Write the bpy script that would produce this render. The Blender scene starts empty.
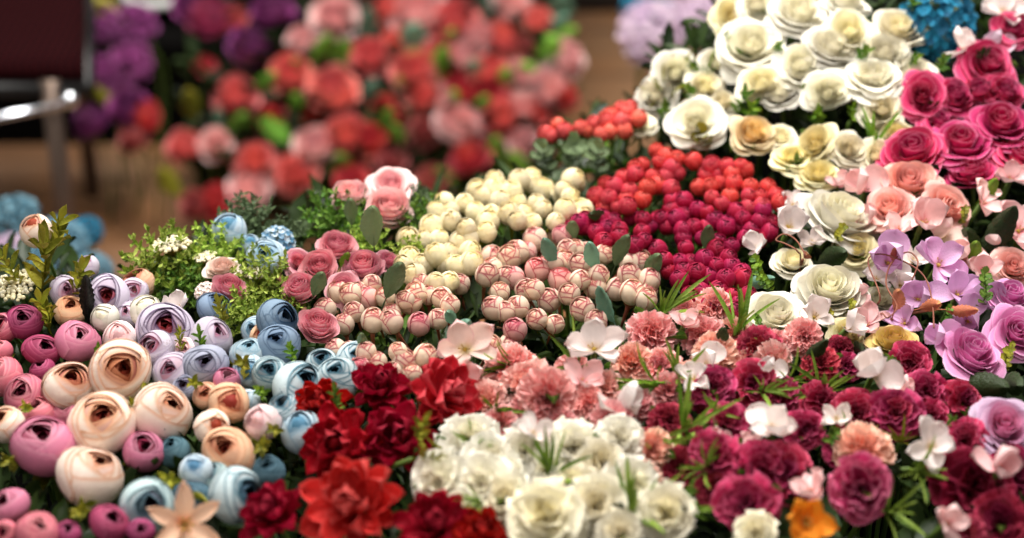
import bpy, math, random
import numpy as np
from mathutils import Vector, Matrix, Euler
PI = math.pi
rnd = random.Random(7)
SC = bpy.context.scene
COL = SC.collection
W_, H_, LENS = 1024, 538, 70.0
FPX = W_ * LENS / 36.0
CAM = Vector((0, 0, 1.6))
PITCH = math.radians(30)
FW = Vector((0, math.cos(PITCH), -math.sin(PITCH)))
UP = Vector((0, math.sin(PITCH), math.cos(PITCH)))

def sm(x, a, b):
    t = min(1, max(0, (x - a) / (b - a)))
    return t * t * (3 - 2 * t)
def bank(x, y):        # height of the flower heads over the display bench
    return 0.72 + 0.27 * sm(x, 0.0, 0.36) * sm(y, 1.5, 2.25) + 0.012 * math.sin(7 * x + 1) * math.sin(6 * y)
def far_bank(x, y):    # the sloping bank of roses standing on the floor beyond
    return 0.08 + (y - 2.75) * 0.9
SURF = {'bank': bank, 'far': far_bank, 'floor': lambda x, y: 0.0, 'low': lambda x, y: 0.60}
DEPTH = {'bank': 0.22, 'far': 0.12, 'floor': 0.0, 'low': 0.0}

def ray(px, py):
    return (FW + Vector((1, 0, 0)) * ((px - W_ / 2) / FPX) + UP * ((H_ / 2 - py) / FPX))
def at(px, py, surf='bank', dz=0.0):
    d = ray(px, py); f = SURF[surf]
    lo, hi = 0.6, 6.0
    for _ in range(40):
        m = (lo + hi) / 2
        p = CAM + d * m
        if p.z > f(p.x, p.y) + dz: lo = m
        else: hi = m
    return CAM + d * lo, lo            # world point, distance along the view axis

# ------------------------------------------------------------- colours / materials
def lin(c):
    return tuple(((v / 255) / 12.92 if v / 255 <= 0.04045 else (((v / 255) + 0.055) / 1.055) ** 2.4) for v in c) + (1,)
MATS = {}
class NT:
    def __init__(s, m): s.t = m.node_tree; s.n = s.t.nodes; s.l = s.t.links
    def node(s, kind, **kw):
        x = s.n.new(kind)
        for k, v in kw.items(): setattr(x, k, v)
        return x
    def link(s, a, b): s.l.new(a, b)
    def val(s, sock, v):
        if isinstance(v, (int, float, tuple)): sock.default_value = v
        else: s.link(v, sock)
    def math(s, op, a, b=0.0, clamp=False):
        x = s.node('ShaderNodeMath', operation=op); x.use_clamp = clamp
        s.val(x.inputs[0], a); s.val(x.inputs[1], b); return x.outputs[0]
    def mix(s, f, a, b):
        x = s.node('ShaderNodeMix', data_type='RGBA'); s.val(x.inputs[0], f); s.val(x.inputs[6], a); s.val(x.inputs[7], b); return x.outputs[2]
    def attr(s, name):
        return s.node('ShaderNodeAttribute', attribute_name=name).outputs['Fac']
    def ramp(s, v, a, b):
        x = s.node('ShaderNodeMapRange', interpolation_type='SMOOTHSTEP'); s.val(x.inputs[0], v)
        x.inputs[1].default_value = a; x.inputs[2].default_value = b; return x.outputs[0]
def new_mat(name):
    m = bpy.data.materials.new(name); m.use_nodes = True
    for x in list(m.node_tree.nodes): m.node_tree.nodes.remove(x)
    return m, NT(m)

def sheet_mat(name, inner, outer, edge=None, e0=0.8, eamt=0.8, base=None, b1=0.35, rough=0.6, trans=0.22, spec=0.25, var=0.10, veins=0.08, sheen=0.0):
    if name in MATS: return MATS[name]
    m, g = new_mat(name)
    pl, pt, ed, pr = g.attr('pl'), g.attr('pt'), g.attr('ed'), g.attr('pr')
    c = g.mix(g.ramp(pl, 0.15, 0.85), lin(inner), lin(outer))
    if base: c = g.mix(g.ramp(pt, b1, 0.0), c, lin(base))
    if edge: c = g.mix(g.math('MULTIPLY', g.ramp(ed, e0, 1.0), eamt), c, lin(edge))
    oi = g.node('ShaderNodeObjectInfo').outputs['Random']
    tc = g.node('ShaderNodeTexCoord').outputs['Object']
    nz = g.node('ShaderNodeTexNoise'); nz.inputs['Scale'].default_value = 5.0; nz.inputs['Detail'].default_value = 3; g.link(tc, nz.inputs['Vector'])
    v = g.math('ADD', g.math('MULTIPLY', oi, 2 * var), g.math('MULTIPLY', pr, 2 * var))
    v = g.math('ADD', v, g.math('MULTIPLY', nz.outputs['Fac'], 2 * veins))
    v = g.math('ADD', v, 1 - 2 * var - veins)
    hs = g.node('ShaderNodeHueSaturation'); g.link(c, hs.inputs['Color']); g.link(v, hs.inputs['Value'])
    g.val(hs.inputs['Hue'], g.math('ADD', g.math('MULTIPLY', oi, 0.016), 0.492))
    c = hs.outputs['Color']
    p = g.node('ShaderNodeBsdfPrincipled'); g.link(c, p.inputs['Base Color']); p.inputs['Roughness'].default_value = rough
    p.inputs['Specular IOR Level'].default_value = spec
    # fine woven / vein relief of the cloth petals
    n2 = g.node('ShaderNodeTexNoise'); n2.inputs['Scale'].default_value = 26; g.link(tc, n2.inputs['Vector'])
    bp = g.node('ShaderNodeBump'); bp.inputs['Strength'].default_value = 0.25; bp.inputs['Distance'].default_value = 0.02; g.link(n2.outputs['Fac'], bp.inputs['Height'])
    g.link(bp.outputs[0], p.inputs['Normal'])
    tr = g.node('ShaderNodeBsdfTranslucent'); g.link(c, tr.inputs['Color'])
    mx = g.node('ShaderNodeMixShader'); mx.inputs[0].default_value = trans; g.link(p.outputs[0], mx.inputs[1]); g.link(tr.outputs[0], mx.inputs[2])
    o = g.node('ShaderNodeOutputMaterial'); g.link(mx.outputs[0], o.inputs[0])
    MATS[name] = m
    return m
def solid_mat(name, c, rough=0.5, metal=0.0, spec=0.3, noise=None, bump=0.0, nscale=8):
    if name in MATS: return MATS[name]
    m, g = new_mat(name)
    p = g.node('ShaderNodeBsdfPrincipled'); p.inputs['Roughness'].default_value = rough; p.inputs['Metallic'].default_value = metal
    p.inputs['Specular IOR Level'].default_value = spec
    tc = g.node('ShaderNodeTexCoord').outputs['Object']
    nz = g.node('ShaderNodeTexNoise'); nz.inputs['Scale'].default_value = nscale; nz.inputs['Detail'].default_value = 6; g.link(tc, nz.inputs['Vector'])
    if noise: g.link(g.mix(g.ramp(nz.outputs['Fac'], 0.35, 0.65), lin(c), lin(noise)), p.inputs['Base Color'])
    else: p.inputs['Base Color'].default_value = lin(c)
    if bump:
        bp = g.node('ShaderNodeBump'); bp.inputs['Strength'].default_value = bump; bp.inputs['Distance'].default_value = 0.01; g.link(nz.outputs['Fac'], bp.inputs['Height']); g.link(bp.outputs[0], p.inputs['Normal'])
    o = g.node('ShaderNodeOutputMaterial'); g.link(p.outputs[0], o.inputs[0])
    MATS[name] = m; return m

# ------------------------------------------------------------- mesh collector
class MB:
    def __init__(s): s.v = []; s.f = []; s.a = {'pt': [], 'ed': [], 'pr': [], 'pl': []}
    def vert(s, p, pt=0.5, ed=0.0, pr=0.5, pl=0.5):
        s.v.append((p[0], p[1], p[2])); s.a['pt'].append(pt); s.a['ed'].append(ed); s.a['pr'].append(pr); s.a['pl'].append(pl); return len(s.v) - 1
    def sheet(s, fn, nu, nv, pr=0.5, pl=0.5, ed=None):
        b = len(s.v)
        for i in range(nu):
            t = i / (nu - 1)
            for j in range(nv):
                q = -1 + 2 * j / (nv - 1)
                e = max(abs(q) ** 2 * min(1, t * 2.2), t ** 2)
                s.vert(fn(t, q), t, e, pr, pl)
        for i in range(nu - 1):
            for j in range(nv - 1):
                k = b + i * nv + j
                s.f.append((k, k + 1, k + nv + 1, k + nv))
    def tube(s, pts, rad, n=6, pr=0.5, pl=0.5, cap=True):
        b = len(s.v); m = len(pts)
        pts = [Vector(p) for p in pts]
        if not hasattr(rad, '__len__'): rad = [rad] * m
        x = None
        for i, p in enumerate(pts):
            d = (pts[min(i + 1, m - 1)] - pts[max(i - 1, 0)]).normalized()
            if x is None: x = d.orthogonal().normalized()
            else: x = (x - d * x.dot(d)).normalized()
            y = d.cross(x)
            for j in range(n):
                a = 2 * PI * j / n
                s.vert(p + (x * math.cos(a) + y * math.sin(a)) * rad[i], i / (m - 1), 0, pr, pl)
        for i in range(m - 1):
            for j in range(n):
                s.f.append((b + i * n + j, b + i * n + (j + 1) % n, b + (i + 1) * n + (j + 1) % n, b + (i + 1) * n + j))
        if cap:
            s.f.append(tuple(b + (m - 1) * n + j for j in range(n))); s.f.append(tuple(b + n - 1 - j for j in range(n)))
    def blob(s, c, r, nu=6, nv=8, sq=(1, 1, 1), pr=0.5, pl=0.5):
        b = len(s.v); c = Vector(c)
        for i in range(nu + 1):
            th = PI * i / nu
            for j in range(nv):
                a = 2 * PI * j / nv
                s.vert(c + Vector((math.sin(th) * math.cos(a) * sq[0], math.sin(th) * math.sin(a) * sq[1], -math.cos(th) * sq[2])) * r, i / nu, 0, pr, pl)
        for i in range(nu):
            for j in range(nv):
                s.f.append((b + i * nv + j, b + i * nv + (j + 1) % nv, b + (i + 1) * nv + (j + 1) % nv, b + (i + 1) * nv + j))
    def box(s, lo, hi, pr=0.5):
        b = len(s.v)
        for z in (lo[2], hi[2]):
            for x, y in ((lo[0], lo[1]), (hi[0], lo[1]), (hi[0], hi[1]), (lo[0], hi[1])): s.vert((x, y, z), pr=pr)
        for f in ((3, 2, 1, 0), (4, 5, 6, 7), (0, 1, 5, 4), (1, 2, 6, 5), (2, 3, 7, 6), (3, 0, 4, 7)): s.f.append(tuple(b + k for k in f))
    def mesh(s, name, mat=None, smooth=True):
        me = bpy.data.meshes.new(name); me.from_pydata(s.v, [], s.f)
        for k, vals in s.a.items():
            at_ = me.attributes.new(k, 'FLOAT', 'POINT'); at_.data.foreach_set('value', vals)
        if smooth: me.polygons.foreach_set('use_smooth', [True] * len(me.polygons))
        me.materials.append(mat); me.update(); return me

def link(name, me, parent=None, mat=None):
    o = bpy.data.objects.new(name, me); COL.objects.link(o); o.parent = parent
    if mat is not None:
        o.material_slots[0].link = 'OBJECT'; o.material_slots[0].material = mat
    return o
def tag(o, label, cat, group=None, kind=None):
    if label: o['label'] = label
    if cat: o['category'] = cat
    if group: o['group'] = group
    if kind: o['kind'] = kind
    return o

# ------------------------------------------------------------- petals
def wrapped(B, R, phi, W, prof, nu=8, nv=9, ov=0.04, rn=0.25, ruf=0.0, rf=3.0, pl=0.5, skew=0.0, rp=2.6):
    pr = R.random(); ph = R.random() * 6
    def fn(t, s):
        tt = t * (1 - rn * abs(s) ** rp) + skew * s * t * t
        r, z = prof(tt)
        a = phi + W * s * min(1, 0.5 + 1.0 * t)
        k = 1 + ov * s + ruf * math.sin(rf * s * 2 + ph) * tt ** 3
        return (r * k * math.cos(a), r * k * math.sin(a), z + ruf * 0.6 * math.cos(rf * s * 2 + ph) * tt ** 3)
    B.sheet(fn, nu, nv, pr, pl)
def flat(B, R, phi, el, L, w, tip=4.0, wp=0.8, cup=0.1, bend=0.0, base=(0, 0, 0), nu=8, nv=7, ruf=0.0, rf=8.0, ser=0.0, pl=0.5, twist=0.0, notch=0.0):
    ce, se, cp, sp = math.cos(el), math.sin(el), math.cos(phi), math.sin(phi)
    d = Vector((cp * ce, sp * ce, se)); pe = Vector((-sp, cp, 0)); n = Vector((-cp * se, -sp * se, ce)); b0 = Vector(base)
    pr = R.random(); ph = R.random() * 6
    if twist:
        pe, n = pe * math.cos(twist) + n * math.sin(twist), n * math.cos(twist) - pe * math.sin(twist)
    def fn(t, s):
        hw = w * min(1, (t / 0.6 + 0.08)) ** wp * (max(0, 1 - t ** tip)) ** 0.5 if tip < 50 else w * (0.12 + 0.88 * t ** wp)
        tl = t
        if tip >= 50: tl = t * (1 - 0.22 * s * s) * (1 - ser * abs(math.sin(s * 11 + ph)))
        if notch: tl = tl * (1 - notch * max(0, 1 - abs(s) * 2.5) * t)
        wv = ruf * t * t * math.sin(rf * s + ph) + ruf * 0.5 * t * t * math.sin(rf * 1.9 * s + 2 * ph)
        return b0 + d * (L * tl) + pe * (s * hw * L) + n * (L * (cup * s * s * min(1, t * 1.5) + bend * t * t + wv))
    B.sheet(fn, nu, nv, pr, pl)

def warp(B, R, amp):               # gentle irregularity of a handmade flower
    f = [(Vector((R.uniform(-1, 1), R.uniform(-1, 1), R.uniform(-1, 1))) * 2.2, R.random() * 6, Vector((R.uniform(-1, 1), R.uniform(-1, 1), R.uniform(-.7, .7)))) for _ in range(5)]
    for i, v in enumerate(B.v):
        p = Vector(v); d = Vector((0, 0, 0))
        for k, ph, w in f: d += w * math.sin(p.dot(k) + ph)
        p += d * amp * .45; B.v[i] = (p.x, p.y, p.z)
def rose_prof(R, H, curl, z0=-0.45):
    def p(t):
        r = R * (0.20 + 0.80 * math.sin(min(1, t / 0.85) * PI / 2)) + curl * max(0, t - 0.55) ** 1.6 * 1.9
        z = z0 + H * t - curl * max(0, t - 0.70) ** 1.25 * 1.9
        return r, z
    return p
def ball_rose_meshes(R):
    P, Hh = MB(), MB()
    for k, (r, h, n, c) in enumerate([(.94, .66, 5, .16), (.86, .88, 5, .12), (.74, 1.06, 4, .08), (.60, 1.18, 4, .05)]):
        o = R.random() * 6
        for i in range(n): wrapped(P, R, o + 2 * PI * i / n + R.uniform(-.2, .2), PI / n * 1.5, rose_prof(r * R.uniform(.92, 1.06), h * R.uniform(.9, 1.08), c * R.uniform(.5, 1.8), z0=-.5), nu=9, nv=9, ov=.06, rn=.3, ruf=.04, pl=1 - k * .2, rp=1.8)
    for k, (r, h, n) in enumerate([(.46, 1.24, 3), (.33, 1.27, 3), (.2, 1.27, 3), (.09, 1.25, 2)]):
        o = R.random() * 6
        for i in range(n): wrapped(Hh, R, o + 2 * PI * i / n, PI / n * 1.6, rose_prof(r, h * R.uniform(.96, 1.03), .0, z0=-.5), ov=.12, rn=.15, pl=.5 - k * .13, rp=1.8)
    warp(P, R, .07); return P, Hh
def stock_meshes(R):                 # dense upright head of ruffled florets
    P, Hh = MB(), MB()
    for k in range(15):
        th = math.acos(1 - 1.3 * (k + .5) / 15); ph = k * 2.39996
        c = Vector((math.sin(th) * math.cos(ph), math.sin(th) * math.sin(ph), math.cos(th) * .9 - .1)) * .72
        q = Vector((c.x, c.y, c.z + .3)).normalized().to_track_quat('Z', 'Y'); B2 = MB()
        for ring, (el, n, L) in enumerate([(.25, 5, .34), (.9, 4, .26), (1.3, 3, .2)]):
            for i in range(n): flat(B2, R, i * 2 * PI / n + ring, el + R.uniform(-.2, .2), L, .55, tip=5, cup=.25, nu=5, nv=5, pl=1 - ring * .4, ruf=.05, rf=4)
        b = len(P.v)
        for i, v in enumerate(B2.v): P.vert(c + q @ Vector(v), B2.a['pt'][i], B2.a['ed'][i], B2.a['pr'][i], B2.a['pl'][i])
        P.f += [tuple(b + k2 for k2 in f) for f in B2.f]
        Hh.tube([(0, 0, -.5), c * .6 + Vector((0, 0, -.1)), c], .02, 4)
    return P, Hh
def rose_meshes(R, openness=1.0):
    P, Hh = MB(), MB()
    rings = [(0.82, 0.56, 5, .52), (0.72, 0.76, 5, .40), (0.60, 0.90, 4, .30), (0.47, 0.99, 4, .20)]
    for k, (r, h, n, c) in enumerate(rings):
        o = R.random() * 6
        for i in range(n):
            wrapped(P, R, o + 2 * PI * i / n + R.uniform(-.18, .18), PI / n * 1.5, rose_prof(r * R.uniform(.90, 1.06) * (.85 + .15 * openness), h * R.uniform(.88, 1.06), c * openness * R.uniform(.6, 1.4)), nu=11, nv=11, ov=0.07, rn=0.30, ruf=0.035, pl=1 - k * 0.2, rp=1.7, skew=R.uniform(-.12, .12))
    for k, (r, h, n, c) in enumerate([(0.34, 1.04, 3, .12), (0.23, 1.06, 3, .07), (.12, 1.05, 2, .03)]):
        o = R.random() * 6
        for i in range(n):
            wrapped(Hh, R, o + 2 * PI * i / n, PI / n * 1.5, rose_prof(r, h * R.uniform(.93, 1.05), c), ov=0.14, rn=0.16, pl=0.35 - k * 0.13, rp=1.8)
    warp(P, R, .13); return P, Hh
def ball_prof(R, op, zs=0.86, th0=2.9, lip=0.05, tilt=0.0):
    def p(t):
        th = th0 + (op - th0) * t
        k = 1 + lip * max(0, t - 0.8) * 5
        return R * math.sin(th) * k, R * math.cos(th) * zs
    return p
def ranunculus_meshes(R, op=0.8):
    P, Hh = MB(), MB()
    td = R.random() * 6.28; tl = R.uniform(.1, .35)
    for k, (r, o_, n) in enumerate([(1.0, op + .45, 3), (0.975, op + .25, 3), (0.945, op + .10, 3), (0.90, op, 3), (0.84, op - .10, 3), (.76, op - .14, 3)]):
        o = R.random() * 6; B2 = MB()
        for i in range(n):
            wrapped(B2, R, o + 2 * PI * i / n + R.uniform(-.3, .3), PI / n * R.uniform(1.35, 1.7), ball_prof(r, max(.15, o_ * R.uniform(.65, 1.25)), zs=0.86, lip=.035), nu=11, nv=13, ov=0.03, rn=0.20, ruf=0.015, rf=2.5, pl=1 - k * 0.14, skew=R.uniform(-.10, .10), rp=2.0)
        m = Matrix.Rotation(tl * (k / 5), 3, Vector((math.cos(td), math.sin(td), 0))); b = len(P.v)
        for i, v in enumerate(B2.v): P.vert(m @ Vector(v), B2.a['pt'][i], B2.a['ed'][i], B2.a['pr'][i], B2.a['pl'][i])
        P.f += [tuple(b + q for q in f) for f in B2.f]
    m = Matrix.Rotation(tl, 3, Vector((math.cos(td), math.sin(td), 0)))
    for k, (r, o_, n) in enumerate([(0.56, .5, 3), (.45, .42, 3), (.32, .3, 3), (.16, .1, 2)]):
        o = R.random() * 6
        for i in range(n):
            wrapped(Hh, R, o + 2 * PI * i / n, PI / n * 1.5, ball_prof(r, o_ * R.uniform(.6, 1.2), zs=1.22), ov=.10, rn=.25, pl=.6 - k * .2)
    Hh.v = [tuple(m @ Vector(v)) for v in Hh.v]
    warp(P, R, .10); return P, Hh
def bud_meshes(R, op=0.35, n=4, zs=1.08):
    P, Hh = MB(), MB()
    for k, (r, o_, m) in enumerate([(1.0, op + .30, n), (.93, op + .05, 3), (.82, op - .15, 3)]):
        o = R.random() * 6
        for i in range(m):
            wrapped(P, R, o + 2 * PI * i / m + R.uniform(-.15, .15), PI / m * 1.4, ball_prof(r, max(.06, o_ * R.uniform(.7, 1.3)), zs=zs, lip=.03), nu=8, nv=9, ov=.05, rn=.30, pl=1 - k * .3)
    Hh.blob((0, 0, .1), .62, 6, 8, (1, 1, 1.25), pl=0)
    return P, Hh
def soft_carnation_meshes(R):       # broad smooth petals with a lightly waved rim
    P, Hh = MB(), MB()
    for k, (el, n, L) in enumerate([(0, 6, 1.0), (20, 5, 1.0), (40, 5, .95), (60, 4, .86)]):
        for i in range(n):
            flat(P, R, R.random() * .8 + 2 * PI * i / n, math.radians(el + R.uniform(-9, 9)), L * R.uniform(.86, 1.06), .80, tip=99, wp=.9, cup=.14, bend=-.16, base=(0, 0, -.24), nu=8, nv=15, ruf=.08, rf=5.0, ser=.03, pl=1 - k * .15, twist=R.uniform(-.2, .2))
    for k, (el, n, L) in enumerate([(68, 5, .88), (80, 4, .84), (88, 3, .76)]):
        for i in range(n):
            flat(Hh, R, R.random() * .9 + 2 * PI * i / n, math.radians(el + R.uniform(-8, 8)), L, .6, tip=99, wp=.9, cup=.2, bend=-.1, base=(0, 0, -.18), nu=7, nv=13, ruf=.07, rf=4, ser=.03, pl=.6 - k * .2, twist=R.uniform(-.4, .4))
    warp(P, R, .07); return P, Hh
def carnation_meshes(R, coarse=False):
    P, Hh = MB(), MB(); c = coarse
    for k, (el, n, L) in enumerate([(2, 6 if c else 8, 1.0), (20, 6 if c else 8, .98), (38, 6 if c else 7, .92), (54, 5 if c else 7, .84)]):
        for i in range(n):
            flat(P, R, R.random() * .7 + 2 * PI * i / n, math.radians(el + R.uniform(-9, 9)), L * R.uniform(.86, 1.06), .60 if c else .46, tip=99, wp=.9, cup=.05, bend=-.12, base=(0, 0, -.22), nu=7, nv=17, ruf=(.13 if c else .10) * R.uniform(.7, 1.3), rf=4.2 if c else 7, ser=.04 if c else .10, pl=1 - k * .2, twist=R.uniform(-.3, .3))
    for k, (el, n, L) in enumerate([(66, 5, .76), (78, 4, .7), (88, 3, .62)]):
        for i in range(n):
            flat(Hh, R, R.random() * .9 + 2 * PI * i / n, math.radians(el + R.uniform(-8, 8)), L * R.uniform(.85, 1.05), .50 if c else .42, tip=99, wp=.9, cup=.1, bend=-.08, base=(0, 0, -.18), nu=7, nv=15, ruf=.13, rf=4 if c else 6, ser=.04 if c else .10, pl=.45 - k * .2, twist=R.uniform(-.5, .5))
    warp(P, R, .08); return P, Hh
def dahlia_meshes(R):
    P, Hh = MB(), MB()
    for k, (el, n, L, w) in enumerate([(8, 8, 1.03, .30), (28, 8, 1.0, .31), (48, 7, .94, .32), (66, 6, .88, .30)]):
        for i in range(n):
            flat(P, R, R.random() * .6 + 2 * PI * i / n, math.radians(el + R.uniform(-12, 12)), L * R.uniform(.82, 1.1), w * R.uniform(.85, 1.1), tip=3.2, wp=.75, cup=.22, bend=R.uniform(-.1, .12), base=(0, 0, -.25), nu=10, nv=9, pl=1 - k * .2, twist=R.uniform(-.4, .4), ruf=.02, rf=3)
    for i in range(6):
        flat(Hh, R, i * 2.4, math.radians(R.uniform(66, 86)), .62, .28, cup=.25, base=(0, 0, -.15), nu=7, nv=7, pl=.1)
    return P, Hh
def blossom_meshes(R, n=5, el=18, w=.40, rnds=5, bend=-.08):
    P, Hh = MB(), MB()
    o = R.random() * 6
    for i in range(n):
        flat(P, R, o + 2 * PI * i / n + R.uniform(-.25, .25), math.radians(el + R.uniform(-28, 38)), R.uniform(.8, 1.12), w * R.uniform(.8, 1.12), tip=R.choice([3, 4, 6]), wp=.8, cup=R.uniform(.05, .35), bend=R.uniform(-.35, .15), nu=11, nv=9, ruf=.035, rf=3, pl=.8, twist=R.uniform(-.6, .6))
    Hh.blob((0, 0, .04), .06, 5, 8, pl=0)
    for i in range(5):
        a = i * 2.4; r = .07 + .015 * i % .05
        Hh.tube([(0, 0, .03), (r * math.cos(a), r * math.sin(a), .12), (1.5 * r * math.cos(a), 1.5 * r * math.sin(a), .18)], [.009, .009, .018], 5, pl=.2)
    return P, Hh
def lily_meshes(R, wide=False):
    P, Hh = MB(), MB()
    for i in range(6):
        flat(P, R, 2 * PI * i / 6 + R.uniform(-.15, .15), math.radians((52 if wide else 30) + R.uniform(-16, 22)), R.uniform(.9, 1.08), .42 if wide else .24, tip=2.2, wp=.7, cup=.12, bend=-.22, nu=10, nv=7, ruf=.02, rf=3, pl=.8, base=(0, 0, -.1))
    for i in range(6):
        a = i * PI / 3 + .4
        Hh.tube([(0, 0, -.1), (.06 * math.cos(a), .06 * math.sin(a), .2), (.16 * math.cos(a), .16 * math.sin(a), .42)], [.02, .016, .03], 5, pl=.2)
    return P, Hh
def hydrangea_meshes(R):
    P, Hh = MB(), MB()
    for k in range(44):
        th = math.acos(1 - 1.05 * (k + .5) / 44); ph = k * 2.39996
        c = Vector((math.sin(th) * math.cos(ph), math.sin(th) * math.sin(ph), math.cos(th) * .8 - .15)) * .86
        n = Vector((c.x, c.y, c.z + .5)).normalized(); q = n.to_track_quat('Z', 'Y')
        B2 = MB(); o = R.random() * 6
        for i in range(4): flat(B2, R, o + i * PI / 2, math.radians(R.uniform(5, 35)), .25, .5, tip=5, cup=.1, nu=4, nv=5, pl=R.random())
        b = len(P.v)
        for i, v in enumerate(B2.v):
            p = c + q @ Vector(v); P.vert(p, B2.a['pt'][i], B2.a['ed'][i], B2.a['pr'][i], B2.a['pl'][i])
        P.f += [tuple(b + k2 for k2 in f) for f in B2.f]
        Hh.blob(c + n * .01, .022, 4, 6, pl=0)
        Hh.tube([(0, 0, -.5), c * .6 + Vector((0, 0, -.1)), c], .014, 4)
    return P, Hh
def cluster_meshes(R, n=75, flatness=.16, r=.105):     # small round florets gathered in a flat or domed head
    P, Hh = MB(), MB()
    for k in range(n):
        rr = math.sqrt((k + .5) / n) * .88; ph = k * 2.39996 + R.uniform(-.2, .2)
        c = Vector((rr * math.cos(ph), rr * math.sin(ph), flatness * (1 - rr * rr) + R.uniform(-.03, .03)))
        P.blob(c, r * R.uniform(.8, 1.15), 5, 8, (1, 1, .85), pr=R.random(), pl=R.random())
        Hh.tube([(0, 0, -.6), c * .6 + Vector((0, 0, -.15)), c], .018, 4)
    return P, Hh
def calyx_mesh(R):
    B = MB(); B.blob((0, 0, -.02), .2, 5, 8, (1, 1, .8))
    for i in range(5): flat(B, R, 2 * PI * i / 5 + R.uniform(-.2, .2), math.radians(R.uniform(-5, 35)), R.uniform(.5, .68), .24, tip=1.6, wp=.6, cup=.2, bend=.35, nu=7, nv=5, pl=R.random(), base=(0, 0, -.05))
    return B
def leaf_mesh(R, kind='rose'):
    B = MB()
    if kind == 'rose':
        B.tube([(0, 0, 0), (.12, 0, .02), (.25, 0, .03)], .014, 5); flat(B, R, 0, .12, .8, .27, tip=2.0, wp=.6, cup=.22, bend=-.15, base=(.2, 0, .03), nu=10, nv=9, ruf=.018, rf=9, pl=R.random())
    elif kind == 'round':
        B.tube([(0, 0, 0), (.1, 0, .02), (.2, 0, .03)], .016, 5); flat(B, R, 0, .15, .75, .44, tip=4, wp=.55, cup=.10, bend=-.1, base=(.16, 0, .03), nu=9, nv=9, pl=R.random())
    elif kind == 'lobed':
        B.tube([(0, 0, 0), (.12, 0, .02), (.25, 0, .03)], .014, 5)
        for a, l in ((0, .75), (.7, .5), (-.7, .5)): flat(B, R, a, .2, l, .26, tip=1.7, wp=.6, cup=.2, bend=-.1, base=(.18, 0, .03), nu=8, nv=5, pl=R.random())
    return B
def tuft_mesh(R, n=12, w=.046, spread=1.0):
    B = MB()
    for i in range(n):
        a = R.random() * 2 * PI; lean = R.uniform(.05, .75) * spread; L = R.uniform(.65, 1.15)
        flat(B, R, a, PI / 2 - lean, L, w * R.uniform(.8, 1.3), tip=1.8, wp=.35, cup=.03, bend=-R.uniform(.15, .8) * lean, base=(R.uniform(-.06, .06), R.uniform(-.06, .06), -.5), nu=9, nv=4, pl=R.random())
    B.tube([(0, 0, -.75), (0, 0, -.6), (0, 0, -.42)], .03, 6)
    return B
def fern_mesh(R, n=26, spread=1.0, leaflet=.19):
    B = MB()
    for i in range(n):
        a = i * 2.39996; rr = math.sqrt((i + .5) / n) * spread
        tip = Vector((rr * math.cos(a), rr * math.sin(a), .55 - .5 * rr * rr + R.uniform(-.12, .12))); root = Vector((tip.x * .15, tip.y * .15, -.6))
        pts = [root.lerp(tip, k / 5) + Vector((0, 0, .12 * math.sin(PI * k / 5))) for k in range(6)]
        B.tube(pts, .012, 4, pl=R.random())
        for k in range(2, 6):
            for q in range(6):
                az = R.random() * 6.28
                flat(B, R, az, R.uniform(.1, 1.2), leaflet * R.uniform(.8, 1.3), .22, tip=2.2, wp=.7, cup=.15, base=pts[k] + Vector((0, 0, .02 * q)), nu=4, nv=3, pl=R.random())
    return B
def sprig_mesh(R, n=9, leaf=.24, w=.30, tip=2.2, up=.7):   # upright stem with paired leaves
    B = MB()
    lean = R.uniform(-.15, .15)
    pts = [Vector((lean * (k / 8) ** 2, .05 * math.sin(k), -.7 + 1.5 * k / 8)) for k in range(9)]
    B.tube(pts, [.022 - .0018 * k for k in range(9)], 5)
    for k in range(n):
        u = 2 + 6 * k / n; i = int(u); p = pts[i].lerp(pts[min(8, i + 1)], u - i)
        for s in (0, PI):
            flat(B, R, k * 1.4 + s + R.uniform(-.3, .3), up + R.uniform(-.3, .3), leaf * R.uniform(.8, 1.2), w, tip=tip, wp=.6, cup=.15, bend=-.1, base=p, nu=6, nv=5, pl=R.random())
    flat(B, R, 0, 1.4, leaf, w, tip=tip, base=pts[8], nu=6, nv=5, pl=1)
    return B
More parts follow.
